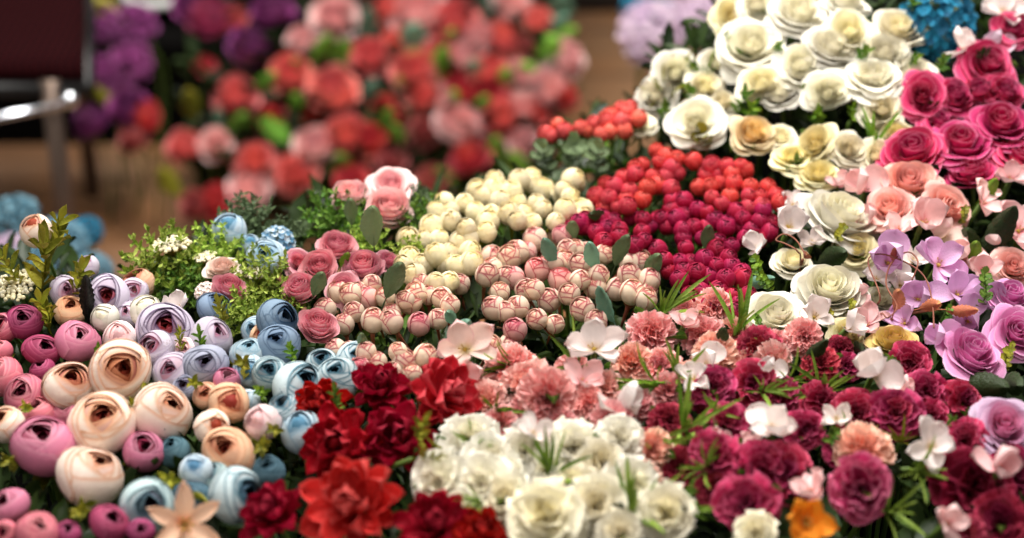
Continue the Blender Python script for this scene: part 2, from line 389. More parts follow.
# palette: inner, outer, edge, e0, edge amount, base
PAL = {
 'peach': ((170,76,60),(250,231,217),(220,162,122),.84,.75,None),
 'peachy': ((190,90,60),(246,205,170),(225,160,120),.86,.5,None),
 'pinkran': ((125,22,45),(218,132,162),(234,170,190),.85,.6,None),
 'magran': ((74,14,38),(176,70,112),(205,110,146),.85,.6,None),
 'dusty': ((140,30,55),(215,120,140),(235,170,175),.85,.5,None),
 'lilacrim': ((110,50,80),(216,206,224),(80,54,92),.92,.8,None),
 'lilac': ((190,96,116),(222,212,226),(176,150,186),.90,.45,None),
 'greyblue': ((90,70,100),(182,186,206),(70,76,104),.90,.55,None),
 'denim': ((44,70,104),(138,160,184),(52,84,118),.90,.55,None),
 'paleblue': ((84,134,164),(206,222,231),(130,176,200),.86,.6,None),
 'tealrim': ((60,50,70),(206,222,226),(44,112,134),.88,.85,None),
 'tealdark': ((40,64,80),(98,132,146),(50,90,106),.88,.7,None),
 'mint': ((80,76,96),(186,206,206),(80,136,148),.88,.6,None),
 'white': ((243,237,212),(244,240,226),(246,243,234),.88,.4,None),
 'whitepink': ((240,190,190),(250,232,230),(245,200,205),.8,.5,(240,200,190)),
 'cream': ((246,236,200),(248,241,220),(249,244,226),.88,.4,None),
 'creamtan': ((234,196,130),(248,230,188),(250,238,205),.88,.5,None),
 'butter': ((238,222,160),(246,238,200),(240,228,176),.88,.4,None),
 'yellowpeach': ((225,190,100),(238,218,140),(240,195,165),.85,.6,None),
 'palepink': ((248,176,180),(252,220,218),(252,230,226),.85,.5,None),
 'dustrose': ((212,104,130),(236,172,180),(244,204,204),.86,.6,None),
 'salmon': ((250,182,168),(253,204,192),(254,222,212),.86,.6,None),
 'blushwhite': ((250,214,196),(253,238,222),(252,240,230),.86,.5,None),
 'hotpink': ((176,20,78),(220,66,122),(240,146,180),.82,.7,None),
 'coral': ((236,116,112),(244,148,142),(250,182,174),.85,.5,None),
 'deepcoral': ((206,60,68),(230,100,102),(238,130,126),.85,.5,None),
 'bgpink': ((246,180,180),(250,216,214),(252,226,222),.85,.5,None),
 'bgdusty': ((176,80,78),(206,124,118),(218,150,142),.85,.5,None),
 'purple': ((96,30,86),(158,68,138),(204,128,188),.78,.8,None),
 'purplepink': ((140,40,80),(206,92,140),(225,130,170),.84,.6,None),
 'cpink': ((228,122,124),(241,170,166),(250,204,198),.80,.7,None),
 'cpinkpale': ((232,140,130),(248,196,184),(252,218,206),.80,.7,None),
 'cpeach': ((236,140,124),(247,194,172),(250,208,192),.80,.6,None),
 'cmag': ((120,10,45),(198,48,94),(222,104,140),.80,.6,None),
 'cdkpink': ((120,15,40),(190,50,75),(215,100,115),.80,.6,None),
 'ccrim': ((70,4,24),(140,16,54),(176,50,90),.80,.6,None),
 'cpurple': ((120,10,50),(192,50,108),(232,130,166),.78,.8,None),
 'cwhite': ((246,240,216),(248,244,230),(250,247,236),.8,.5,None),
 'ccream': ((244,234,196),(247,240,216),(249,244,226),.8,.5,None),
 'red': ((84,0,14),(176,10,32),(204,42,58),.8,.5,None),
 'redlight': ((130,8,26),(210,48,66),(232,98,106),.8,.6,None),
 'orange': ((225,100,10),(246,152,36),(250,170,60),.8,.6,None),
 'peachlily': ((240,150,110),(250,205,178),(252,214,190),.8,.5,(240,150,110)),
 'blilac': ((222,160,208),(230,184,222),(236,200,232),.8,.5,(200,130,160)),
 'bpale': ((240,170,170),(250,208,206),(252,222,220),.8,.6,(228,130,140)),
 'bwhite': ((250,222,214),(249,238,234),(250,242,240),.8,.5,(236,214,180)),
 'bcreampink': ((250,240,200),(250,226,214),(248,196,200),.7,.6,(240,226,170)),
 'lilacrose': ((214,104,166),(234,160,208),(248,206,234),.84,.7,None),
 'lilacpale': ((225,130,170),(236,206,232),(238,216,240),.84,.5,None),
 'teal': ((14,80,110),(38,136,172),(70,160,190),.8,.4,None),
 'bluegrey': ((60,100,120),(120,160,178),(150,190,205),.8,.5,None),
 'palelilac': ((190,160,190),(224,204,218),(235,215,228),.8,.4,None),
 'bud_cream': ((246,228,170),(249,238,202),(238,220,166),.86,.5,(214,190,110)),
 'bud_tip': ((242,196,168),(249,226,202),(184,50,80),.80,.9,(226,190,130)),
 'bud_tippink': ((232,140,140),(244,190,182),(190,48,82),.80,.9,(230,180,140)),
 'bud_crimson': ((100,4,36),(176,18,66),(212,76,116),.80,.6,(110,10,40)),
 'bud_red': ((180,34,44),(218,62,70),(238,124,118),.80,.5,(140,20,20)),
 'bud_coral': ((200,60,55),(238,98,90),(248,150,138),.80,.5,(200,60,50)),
 'g_grass': ((92,126,34),(148,176,70),(170,194,96),.85,.4,None),
 'g_fresh': ((70,110,20),(128,162,44),(160,186,80),.85,.4,None),
 'g_olive': ((104,110,24),(162,158,48),(184,170,70),.85,.5,None),
 'g_mid': ((70,108,30),(116,148,58),(146,170,84),.85,.4,None),
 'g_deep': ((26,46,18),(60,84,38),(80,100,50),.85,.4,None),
 'g_dark': ((20,34,14),(44,60,30),(58,72,40),.85,.4,None),
 'g_grey': ((74,92,62),(108,128,88),(138,152,116),.85,.4,None),
 'g_blue': ((76,116,98),(112,156,130),(140,180,160),.85,.4,None),
 'g_fern': ((120,150,44),(186,204,96),(204,218,124),.85,.4,None),
 'g_bright': ((84,140,40),(126,178,64),(150,194,90),.85,.4,None),
 'g_bronze': ((150,70,50),(196,124,96),(206,150,90),.80,.6,None),
 'g_black': ((6,8,6),(14,16,12),(20,22,16),.85,.4,None),
}
# kind palette x y diameter tilt lean dz(mm) label
FLOWERS = '''
# ---- mixed ranunculus corner
ra peach 102 425 70 40 14 10|biggest cream ranunculus with orange-brown folds, in the middle of the ranunculus heap
ra peach 120 371 62 48 25 14|round cream ranunculus topping the heap, its folds opening to the upper side
ra peach 69 388 56 30 10 4|cream ranunculus with a ragged rust-brown heart, beside the topmost cream one
ra peach 162 412 62 40 30 6|cream ranunculus with two rusty openings, beside the biggest cream one
ra peach 90 476 66 30 20 0|lowest large cream ranunculus, with a dark maroon heart, above the black gap
ra pinkran 44 447 64 36 -4 4|large orchid-pink ranunculus with a dark red heart, at the side of the heap
ra pinkran 144 452 44 30 10 -6|lilac-pink ranunculus with rusty heart, wedged under the biggest cream one
ra peach 6 425 40 50 -30 6|small cream ranunculus with brown slit at the picture edge
ra dusty 37 414 40 20 0 -8|half-hidden dusty pink ranunculus behind the large orchid-pink one
ra dusty 67 414 36 20 0 -10|sliver of pink ranunculus between two large cream ones
ra dusty 25 396 44 34 -10 -2|pale dusty pink bud over the small cream ranunculus with brown slit
ra dusty 4 376 42 30 -20 0|dusty pink bud at the picture edge, below the deep magenta pair
ra magran 42 351 36 34 10 4|deep magenta bud with pale rim, lower one of the magenta pair
ra magran 24 322 38 50 10 10|deep magenta bud opening on a black heart, upper one of the magenta pair
ra magran 43 370 26 20 0 -4|little dark magenta bud peeping above the cream one with the ragged heart
ra pinkran 77 341 44 42 20 8|mauve-pink ranunculus with a black-red slit beside the magenta pair
ra dusty 3 328 32 40 -20 6|rosy bud at the picture edge beside the upper magenta bud
ra dusty 0 352 26 30 -20 2|small dim pink bud tucked at the edge under the rosy bud
bu peach 36 231 34 6 0 40|single closed peach bud standing tall against the blurred chair leg
ra peachy 70 312 34 30 0 2|peach bud in shade beside the tall black leaf
bu white 105 318 28 34 0 8|little white bud under the dark-rimmed lilac flower
bu whitepink 120 338 35 30 6 10|blush white bud right above the topmost cream ranunculus
bu white 146 311 33 26 10 16|tight round white bud in front of the lilac flowers
ra lilacrim 107 299 48 60 14 8|lilac ranunculus with purple-rimmed folds, behind the tall black leaf
ra lilac 66 292 34 60 10 6|pale lilac ranunculus with a red heart beside the tall black leaf
bu lilac 88 267 24 30 6 10|pale lilac bud above the tall black leaf
ra lilac 134 292 30 40 10 6|small grey-lilac ranunculus behind the tight round white bud
ra lilacrim 166 332 62 62 8 8|wide lilac ranunculus with black-purple rims, middle of the lilac group
ra lilac 156 349 40 48 -10 10|lilac ranunculus leaning on the wide black-rimmed one
ra lilac 212 339 46 50 20 8|plain pale lilac ranunculus beside an olive leaf
ra denim 214 309 36 50 10 6|dusty blue ranunculus with navy rim, under the small pink rose
ra greyblue 205 366 46 56 10 6|grey-lilac ranunculus with black slit, above the twin-headed cream buds
ra lilac 172 372 40 40 -10 2|grey-lilac ranunculus half behind the cream one with rusty openings
ra whitepink 187 350 26 40 0 6|small pale mauve bud between lilac flowers
ra peachy 138 285 36 40 -10 4|peach ranunculus at the foot of the bright fern
ro blushwhite 223 269 37 40 6 12|small cream rose with peach heart in front of the bright fern
ro dustrose 229 290 38 32 6 10|small dusty pink rose under the cream rose with peach heart
bl bwhite 181 310 40 60 0 6|pointed white petals between the white bud and blue flower
hy bwhite 206 292 24 40 0 4|tiny cluster of bluish white petals beside the small dusty pink rose
bu peachy 229 403 42 46 16 10|small peach bud with rust slit, upper one of the twin-headed cream buds
bu peach 212 427 36 46 26 8|small cream bud with rust slit, lower one of the twin-headed cream buds
ra peachy 229 452 54 44 6 0|apricot ranunculus with a pale knob, under the twin-headed cream buds
bu pinkran 227 381 28 24 6 4|rose-pink bud peeping behind the twin-headed cream buds
bu whitepink 263 423 38 30 -6 6|blush bud on olive leaves beside the red dahlias
bu paleblue 196 471 34 24 4 4|small powder-blue bud with teal tips, under the apricot ranunculus
ra tealrim 236 495 60 44 40 4|big pale blue ranunculus with teal folds, touching the red dahlias
ra mint 147 506 56 52 14 0|grey-green ranunculus with dark heart at the foot of the heap
ra tealdark 190 500 44 30 0 -10|shadowy teal ranunculus behind the peach lily
ra magran 109 524 40 42 10 2|wine-red bud opening wide near the bottom of the heap
ra magran 141 532 28 42 10 0|small wine-red bud under the grey-green ranunculus
ra pinkran 9 506 38 30 -6 -4|mauve bud beside the black gap
ra dusty 37 532 44 30 0 0|salmon-pink bud at the bottom under the black gap
ra dusty 4 534 30 30 0 -4|rosy bud in the bottom corner
ra magran 68 534 28 30 0 -6|dark wine bud at the bottom under the black gap
li peachlily 184 524 92 62 6 12|peach lily with long pointed petals at the bottom of the heap
ra tealdark 174 452 34 30 0 -10|dark plum-blue bud hidden behind the apricot ranunculus
bu paleblue 302 432 44 30 0 -2|icy pale blue petals between the blush bud and red dahlias
ra tealrim 299 386 52 58 24 6|white ranunculus with bold teal folds, behind the red dahlias
ra tealrim 270 374 38 50 0 6|bluish white ranunculus with green star calyx leaf
bu paleblue 250 372 36 40 -10 4|pale ice-blue bud beside the green star leaf
ra paleblue 248 354 36 44 0 6|pale blue ranunculus under the denim blue pair
ra tealrim 338 377 46 40 20 6|white ranunculus with teal crest, touching the tip of the red dahlias
ra tealrim 355 358 36 60 20 2|teal-rimmed petals curling under the pink-tipped buds
ra denim 277 320 44 66 20 14|denim blue ranunculus with navy rim, upper one of the blue pair
ra denim 279 345 44 60 10 8|denim blue ranunculus, lower one of the blue pair
ra paleblue 254 330 28 40 0 2|pale blue petals behind the denim blue pair
bu paleblue 229 231 36 30 -6 12|sky-blue bud at the far edge of the bench, against the floor
ra paleblue 267 258 40 60 6 10|light blue ranunculus with a deep blue heart
hy paleblue 278 242 36 40 0 8|spray of tiny sky-blue florets behind the blue-hearted ranunculus
bu paleblue 250 245 22 30 0 2|small pale blue bud at the far edge between blue flowers
cl ccream 171 245 40 8 0 22|flat creamy yarrow head topping the bright fern
cl ccream 205 257 26 8 0 14|small buff yarrow head behind the cream rose
cl ccream 256 273 28 8 0 8|buff yarrow head under the blue-hearted ranunculus
cl ccream 16 286 44 12 0 6|pale yellow yarrow heads among the olive leaves at the picture edge
# ---- dusty pink roses and pale roses
ro dustrose 337 248 40 36 6 8|dusty pink rose topping its group, beside the pale pink roses' fern
ro dustrose 298 263 32 36 -6 4|dusty pink rose next to the blue-hearted ranunculus
ro dustrose 320 268 38 36 6 6|dusty pink rose in the middle of its group, above a grey-green leaf
ro dustrose 301 290 38 44 -20 6|dusty pink rose facing the bright fern, lowest of its group
ro dustrose 364 268 42 44 6 8|dusty pink rose with deep heart beside the big grey-green leaf
ro dustrose 344 288 36 40 0 4|dusty pink rose above the pink-tipped buds
ro dustrose 388 262 30 36 10 2|dusty pink rose behind the big grey-green leaf
ro dustrose 318 327 42 46 14 12|lone dusty pink rose beside the denim blue pair
ro palepink 350 197 38 42 -6 12|pale pink rose at the far edge, first of three above the tall leaf
ro palepink 388 208 46 50 4 10|pale pink rose in front, above the tall leaf
ro palepink 392 187 46 36 4 14|pale pink rose at the back of three, against the blurred roses
# ---- red dahlias
da red 322 404 64 50 -30 8|dark red dahlia pointing toward the teal-folded ranunculus
da red 380 388 72 40 0 10|red dahlia at the back of the group under the pink-tipped buds
da redlight 446 396 86 56 22 14|bright red dahlia stretching its long petals toward the white carnations
da red 340 446 88 50 -10 6|deep red dahlia in the middle of the group
da red 400 440 86 44 10 4|deep red dahlia with a pinkish upright petal, middle of the group
da redlight 352 505 108 48 0 16|large light red dahlia with broad rounded petals, lowest of the group
da red 272 514 76 40 -10 0|dark red dahlia touching the pale blue ranunculus
da red 436 526 86 40 6 6|dark red dahlia at the bottom beside the white carnations
da red 480 534 60 40 20 4|red dahlia petals peeping from the bottom under the white carnations
# ---- pale blossoms and pink carnations in the middle
bl bcreampink 465 350 66 66 0 18|upright creamy freesia-like blossom with pink petals, below the bud sprays
ca cpink 512 370 66 40 0 0|flat pink carnation behind the pale ruffled one
ca cpinkpale 527 386 66 50 -6 6|pale blush carnation with a fine ruffled rim, middle of the pink group
ca cpink 548 399 70 56 6 10|rose-pink carnation with a dark heart, in front of the blush one
bl bpale 462 382 50 50 0 2|rose-pink blossom under the freesia-like blossom
ca cpinkpale 487 402 50 50 0 -2|peach-white carnation between the red dahlias and pink ones
bl bwhite 594 350 64 60 16 20|pinkish white blossom with one tall upright petal, against the dark gap
bl bpale 582 384 50 56 0 8|blush blossom with curled petals under the upright white one
bl bwhite 616 404 56 60 20 14|white blossom with outstretched narrow petals among pink carnations
ca cpink 588 404 46 44 0 4|salmon-pink carnation beneath the curled blush blossom
ca cpink 614 423 54 50 0 10|dense salmon carnation leaning over the white carnations
ca cpink 560 425 44 40 0 -2|salmon carnation sliver above the white carnations
ca cpink 501 424 44 40 0 -4|rosy carnation sliver between white carnations and the dark-hearted pink one
ca cpink 652 333 60 44 -4 8|pink carnation below the tall grass tuft and pink-tipped buds
ca cpeach 630 364 54 50 -10 2|peach carnation with orange heart, under the pink one by the buds
ca cpink 660 366 48 44 10 2|salmon carnation beside the peach one with orange heart
ca cpink 685 311 34 44 0 6|small pink carnation under the crimson buds, behind the grass tuft
ca cpink 716 306 44 44 6 12|pink carnation touching the crimson buds beside a dark leaf
bl bpale 684 326 44 60 0 14|smooth pink petal blossom between pink carnations
ca cpink 703 335 50 44 0 6|pink carnation in the dip beside the smooth petal blossom
ca cpeach 714 352 52 44 -6 6|peach-pink carnation above the magenta ones with a pale petal
ca cdkpink 757 350 54 44 4 10|coral-pink carnation under the white rose's loose petals
ca cpinkpale 775 362 48 50 20 8|blush carnation with a cream edge beside the coral-pink one
ca cpink 805 336 44 44 10 12|pink carnation under the white blossoms, beside a pointed dark leaf
ca cdkpink 820 364 44 40 0 4|dull rose carnation beneath the pointed dark leaf
ca cpeach 690 376 40 44 0 -2|peach carnation sliver behind the long grass
ca cpeach 652 449 48 50 0 4|peach carnation beside the long grass, above the cream carnations
ca cpeach 644 473 40 46 0 0|peach-white carnation tucked behind the cream carnations
ca cdkpink 669 420 48 44 0 2|dark pink carnation behind the long grass
ca cdkpink 679 466 52 40 0 -8|dim crimson carnation deep behind the grass
ca cdkpink 640 440 30 40 0 -6|small dim rose carnation behind the salmon one
# ---- white carnations at the bottom
ca cwhite 470 440 64 50 -10 8|white carnation next to the light red dahlia's tip
ca cwhite 490 458 58 50 0 8|white carnation just under the one by the dahlia's tip
ca cwhite 440 484 66 54 -16 8|white fan-shaped carnation pressed against the red dahlias
ca cwhite 482 484 60 54 0 10|white carnation in the middle of the row beside the red dahlias
ca cwhite 524 452 56 50 0 4|white carnation behind the thick green tuft
ca cwhite 573 448 58 50 0 8|white carnation beside the thick green tuft, under the salmon one
ca cwhite 619 440 50 46 14 14|white carnation with a clean round rim under the dense salmon one
ca ccream 602 464 60 50 0 8|cream carnation between the two green tufts, upper
ca cwhite 632 486 60 50 4 6|white carnation behind the thin green tuft
ca ccream 596 506 66 54 0 10|cream carnation between the two green tufts, lower
ca ccream 545 518 86 56 0 14|largest cream carnation under the thick green tuft
ca ccream 505 500 56 54 0 8|cream carnation beside the largest one, toward the red dahlias
ca ccream 666 514 62 52 10 12|cream carnation at the end of the white group, beside the crimson ones
ca ccream 620 534 46 50 0 6|cream carnation at the bottom under the thin green tuft
ca ccream 756 534 44 50 0 6|cream carnation tip at the bottom beside the orange lily
# ---- magenta carnations
ca cmag 713 386 54 46 -6 10|magenta-pink carnation with a pale petal, top of the magenta group
bl bwhite 694 380 40 60 -16 14|pale lilac petal blossom beside the top magenta carnation
ca cmag 754 384 54 44 6 6|magenta carnation behind a grass blade, beside the top one
ca cmag 727 424 50 44 0 2|magenta carnation beside the pinkish white four-petal blossom
ca cmag 715 456 62 56 -14 6|magenta carnation with rosy rim, leaning toward the grass
ca cmag 762 468 66 50 4 8|wine-pink carnation under the pinkish white four-petal blossom
ca cmag 746 504 68 50 0 8|wine-pink carnation at the bottom above the cream tip
ca cdkpink 716 484 50 40 0 -8|deep red carnation in shade between the wine-pink ones
ca cmag 700 400 40 40 0 -8|dim magenta carnation behind the grass blades
bl bwhite 772 430 60 58 0 22|pinkish white four-petal blossom over the magenta carnations
ca cmag 806 428 44 44 10 8|crimson-pink carnation beside the pinkish white four-petal blossom
ca cmag 786 474 70 46 4 4|crimson-purple carnation beside the two-tone purple one
ca cpurple 862 490 70 56 4 16|two-tone purple carnation with light rims over the black gap
ca cpeach 864 454 64 50 0 6|peach carnation crowning the purple one
ca cmag 896 412 62 50 6 10|bright crimson carnation over the black gap above the peach one
ca cmag 858 414 56 50 -10 4|rosy crimson carnation beside the bright crimson one
bl bwhite 836 420 34 50 0 12|small blush petals beside the rosy crimson carnation
ca cmag 910 364 50 44 -6 8|magenta carnation under the yellow-cream rose
ca cmag 926 392 54 46 6 8|magenta carnation below the one under the yellow-cream rose
ca cmag 965 400 50 40 14 6|dark magenta carnation beside the dark leaves
bl bwhite 873 374 60 66 0 20|white freesia-like blossom with curved petals above crimson carnations
bl bwhite 931 448 58 62 -10 20|creamy white blossom with two raised petals beside the dark crimson carnation
ca cmag 966 440 54 46 4 8|rosy magenta carnation between the creamy blossom and the pale lilac rose
ca ccrim 974 484 92 50 0 4|huge dark crimson carnation crossed by a pink petal
ca ccrim 1012 474 62 46 0 0|dark crimson carnation at the picture edge under the pale lilac rose
ca ccrim 1000 522 70 46 0 0|dark crimson carnation in the bottom corner
bl bpale 998 470 56 70 10 22|curved pink petal blossom lying over the huge crimson carnation
ro lilacpale 1004 428 72 52 0 16|big pale lilac-white rose at the picture edge
bl bpale 945 524 52 60 0 12|blush pink petal blossom at the bottom under the yellow-green leaves
ca cdkpink 968 532 40 46 0 0|rose-red carnation at the bottom beside the blush petals
li orange 806 522 66 40 0 18|bright orange lily at the bottom
bl bpale 812 494 54 56 0 6|faded rose petals behind the orange lily
ca cmag 846 366 34 40 0 -6|dim magenta carnation behind the white freesia-like blossom
# ---- smaller blooms filling in between
bl bpale 868 222 40 50 -10 4|blush petals wedged between the open white rose and lilac blossoms
bl bwhite 912 262 40 50 0 6|white petals between the two largest lilac-pink blossoms
bl bcreampink 940 240 46 50 6 10|cream-white blossom behind the large lilac-pink one
bl bpale 962 258 44 50 6 6|blush petals behind the bright serrated leaf
bl blilac 980 306 50 50 10 6|lilac-pink petals behind the upright green sprig
bl bwhite 900 286 40 50 -6 4|white petals under the curly brown stems
bl blilac 905 324 46 50 -6 6|lilac-pink petals above the yellow-cream rose
bl bpale 866 326 46 50 0 6|blush white blossom between the perfect white rose and yellow-cream one
bl blilac 968 322 50 50 0 6|lilac-pink petals above the wide lilac-pink rose
bl bpale 992 248 36 50 0 2|soft blush petals behind the large dark leaf
bl bwhite 876 280 36 50 0 8|small white blossom beside the cream heart rose and bronze leaf
bl bpale 838 186 36 50 -6 4|pale petals at the foot of the butter roses
bl bwhite 792 206 30 50 -10 8|little white curled petals by the black gap above the white five-petal blossom
ro butter 848 336 40 30 0 -2|creamy bloom hidden under the pale petals beside the yellow-cream rose
ro cream 746 300 30 40 -6 -4|cream petals peeping out behind the grass tuft by the white rose
ca cpinkpale 746 366 44 44 0 0|blush carnation behind the wine magenta ones, under the coral-pink one
ca cpink 776 346 44 44 0 4|pink carnation between the coral-pink and dark-leaf carnations
ca cdkpink 842 348 34 40 0 -2|rosy carnation beneath the pale petals near the yellow-cream rose
ca cmag 780 396 48 40 0 0|magenta carnation in shade above the pinkish white four-petal blossom
ca cmag 822 400 46 40 0 0|crimson carnation in shade beside the small blush petals
ca cmag 842 448 40 40 -6 -4|crimson carnation in shade behind the peach one
bl bpale 716 440 30 50 0 6|little pink petals between the magenta carnations by the grass
bl bpale 750 450 34 50 0 6|peach-pink petal under the pinkish white four-petal blossom
bl bwhite 707 366 44 50 0 12|pale petal standing behind the top magenta carnation
bl bwhite 770 372 34 50 10 12|small creamy petals above the magenta carnation behind a grass blade
ca cmag 692 440 40 40 0 -6|dim crimson carnation behind the large grass tuft
ca cmag 930 416 44 40 0 0|crimson carnation in shade above the creamy white blossom
ca cmag 994 452 44 40 0 -2|dark rose carnation under the big pale lilac rose
bl bpale 902 392 30 50 0 8|small pink petals between two magenta carnations
ca cwhite 548 470 54 40 0 -2|white carnation just behind the thick green tuft's base
ca cwhite 460 512 50 44 0 -2|white carnation low between the white fan-shaped one and the red dahlias
ca cwhite 504 476 50 44 0 2|white carnation in the crowd beside the thick green tuft
ca ccream 572 486 52 44 0 2|cream carnation above the largest one
ca ccream 640 512 48 44 0 0|cream carnation below the thin green tuft's blades
bl bwhite 532 436 44 56 0 16|white petals standing between salmon and white carnations
ca cpink 528 410 46 44 0 0|pink carnation at the side of the dark-hearted one
ca cpink 574 372 46 44 0 -2|salmon carnation under the upright pinkish white blossom
ca cpinkpale 604 388 44 44 0 0|blush carnation behind the white blossom with narrow petals
ca cpink 636 404 46 44 6 2|salmon carnation behind the long sweeping grass
ca cpink 668 390 44 44 0 0|pink carnation sliver under the grass tuft
ca cpeach 734 334 44 44 0 2|peach-pink carnation at the foot of the tuft by the creamy white rose
ro dustrose 352 302 26 34 0 -4|small dusty pink rose down among the first pink-tipped buds
ra tealrim 322 364 34 44 0 0|small white and teal ranunculus behind the teal crested one
bu peachy 262 336 24 40 0 2|tiny peach bud between pale blue petals and the denim pair
ra greyblue 186 388 30 30 0 -4|small grey-blue ranunculus between cream flowers
ra lilac 128 316 30 50 0 -2|dim lilac ranunculus behind the two white buds
ra peachy 206 396 28 40 0 -2|small peach ranunculus behind the upper twin-headed bud
ra mint 214 478 34 40 0 -4|pale green-blue ranunculus in shade beside the small powder-blue bud
ra tealdark 268 470 34 30 0 -12|dark teal ranunculus deep between blue and red flowers
ra tealrim 286 410 40 44 0 0|pale blue-white ranunculus under the bold teal-folded one
bu paleblue 248 402 26 40 0 0|small pale blue bud behind the blush bud
# ---- white and pink roses
ro white 828 291 78 42 0 14|perfect big white rose with cream heart, below the thin curly stems
ro white 840 218 78 30 6 12|open white rose seen from the side, next to the salmon roses
bl bwhite 788 228 50 60 -6 16|white five-petal blossom next to the crimson buds' edge
bl bwhite 753 250 40 56 -10 12|white orchid-like blossom against the crimson buds
bl bwhite 812 244 34 50 10 8|white blossom between the two big white roses
ro cream 793 262 42 44 0 0|cream rose half hidden above the small-leaved sprig
ro white 776 318 66 36 -6 8|open creamy white rose under the small-leaved sprig
bl bwhite 814 318 50 56 0 14|smooth white blossom right under the perfect big white rose
bl bwhite 846 330 44 56 10 8|pale petals under the perfect big white rose, toward the yellow-cream one
ro yellowpeach 894 342 52 40 0 8|yellow-cream rose above the magenta carnations
ro butter 856 250 44 40 0 -4|butter-coloured rose between the open white rose and lilac blossoms
ro salmon 908 184 66 36 4 14|large salmon-pink rose at the back of the salmon group
ro salmon 890 210 56 46 -10 12|salmon-pink rose beside the open white rose
ro salmon 945 208 56 50 10 14|salmon-pink rose showing a pointed heart, beside the dark leaf
bl bpale 922 224 58 60 10 22|blush blossom with a round petal, in front of the salmon roses
bl bpale 898 232 46 56 -6 16|blush petals between the salmon roses and lilac blossoms
bl bpale 981 204 44 56 10 12|pale blush blossom beside the serrated leaf
bl bpale 863 190 50 60 -10 10|blush blossom at the edge of the salmon roses, under butter roses
bl bpale 1010 180 40 60 0 10|blush blossom in front of the hot pink roses at the picture edge
bl bpale 1018 232 58 56 0 14|rosy four-petal blossom at the picture edge
bl blilac 888 264 58 54 -6 22|lilac-pink blossom with a bronze leaf over it
bl blilac 938 266 64 56 4 20|large lilac-pink blossom in the middle of the lilac group
bl blilac 957 296 56 56 6 14|lilac-pink blossom above the small brown leaves
bl blilac 918 300 50 50 0 6|lilac-pink blossom behind the curly brown stems
ro salmon 1012 268 46 40 0 6|salmon rose at the picture edge under the rosy four-petal blossom
bl bpale 984 272 46 50 0 6|blush white blossom beside the upright green sprig
ro lilacrose 1008 298 56 36 6 12|lilac-pink rose at the picture edge, upper one
ro lilacrose 1014 333 60 42 4 14|lilac-pink rose at the picture edge, lower one
ro lilacrose 972 354 64 30 0 12|wide lilac-pink rose seen from the side over dark leaves
bl blilac 940 340 44 56 -10 12|pale lilac blossom beside the wide lilac-pink rose
bl bpale 858 296 30 50 0 8|small blush petals between the perfect white rose and lilac blossoms
ro white 880 300 40 40 0 -8|white rose low behind the brown-leaved stems
# ---- white roses at the back and hot pink roses
ro white 676 72 52 50 -10 10|white rose at the outer edge of the back group
ro white 656 96 42 46 -20 4|white rose beside the coral buds
ro cream 641 125 32 40 -6 4|cream rosebud touching the coral buds
ro white 696 124 58 52 0 12|large white rose above the red buds
ro creamtan 752 135 50 62 6 14|cream rose with a tan heart over the dark gap
ro cream 704 88 42 50 0 8|cream rosebud with green sepals in the back group
ro white 718 64 46 46 0 8|white rose above the cream rosebud with green sepals
ro white 752 46 66 46 0 14|large bright white rose in the back group, facing up
ro cream 762 84 52 50 -4 12|round cream rose cupped by green sepals
ro butter 733 18 44 40 0 4|butter-yellow rose behind the large bright white one
ro cream 722 104 34 46 0 0|small cream rose between the large white roses
ro white 780 94 40 46 0 4|white rose beside the black hollow
ro white 800 14 60 46 0 8|white rose at the top, above the oval pair
ro white 800 66 58 50 -6 12|oval white rose over the black hollow
ro white 828 92 54 60 10 12|white rose with parallel folds over the black hollow
ro white 830 48 54 44 0 10|white rose in the middle of the back group
ro cream 850 32 54 44 6 10|cream rose below the top white one
ro cream 900 30 54 40 10 10|creamy tulip-like rose beside the teal hydrangea
ro white 884 54 56 44 0 8|white rose under the creamy tulip-like one
ro white 872 80 60 46 0 12|broad white rose beside the hot pink roses
ro white 915 74 50 44 6 6|white rose behind the first hot pink rose
ro cream 882 110 48 46 0 6|creamy white rose above the green tuft
ro white 756 6 48 40 0 6|white rose cut by the top edge beside the butter-yellow one
ro white 846 2 50 40 0 4|white rose at the very top near the dark gap
ro butter 816 146 50 44 -6 10|butter rose at the front of the yellowish group over the dark gap
ro butter 792 160 42 44 -14 6|butter rose at the outer side of the yellowish group
ro cream 848 150 42 50 0 10|cream rose with yellow heart and green sepals, yellowish group
ro butter 818 176 44 40 0 4|butter rose lowest of the yellowish group
ro cream 876 156 42 44 0 4|cream rose behind the hot pink one, yellowish group
ro butter 896 136 36 44 0 0|butter rose behind the green tuft
ro cream 780 138 34 44 0 0|cream rose in the dark between tan-hearted and butter roses
ro hotpink 922 96 52 56 -4 12|hot pink rose nearest the white back group
ro hotpink 954 96 48 52 0 10|hot pink rose in the middle of the upper row
ro hotpink 980 92 48 50 0 8|hot pink rose beside the one with upright petals
ro hotpink 1006 92 46 50 6 10|hot pink rose with upright petals in the upper row
ro hotpink 988 66 60 36 0 12|wide hot pink rose above the upper row
ro hotpink 1012 30 44 44 6 10|small hot pink rose near the top, beside pale petals
ro hotpink 913 154 66 40 -6 16|hot pink rose with open petals above the salmon roses
ro hotpink 960 146 66 44 0 10|big hot pink rose in the middle of the lower row
ro hotpink 1000 126 68 44 6 12|biggest hot pink rose near the picture edge
ro hotpink 972 174 54 40 0 8|hot pink rose behind the salmon roses
ro hotpink 1016 158 52 44 6 6|hot pink rose at the picture edge, lowest of all
ro hotpink 938 122 44 44 0 2|hot pink rose in shade between the two rows
hy teal 936 22 80 50 0 6|teal blue hydrangea beside the white roses
hy teal 1012 2 40 50 0 4|bit of teal hydrangea in the top corner
bl bwhite 962 50 40 50 0 10|pale grey-white petals under the teal hydrangea
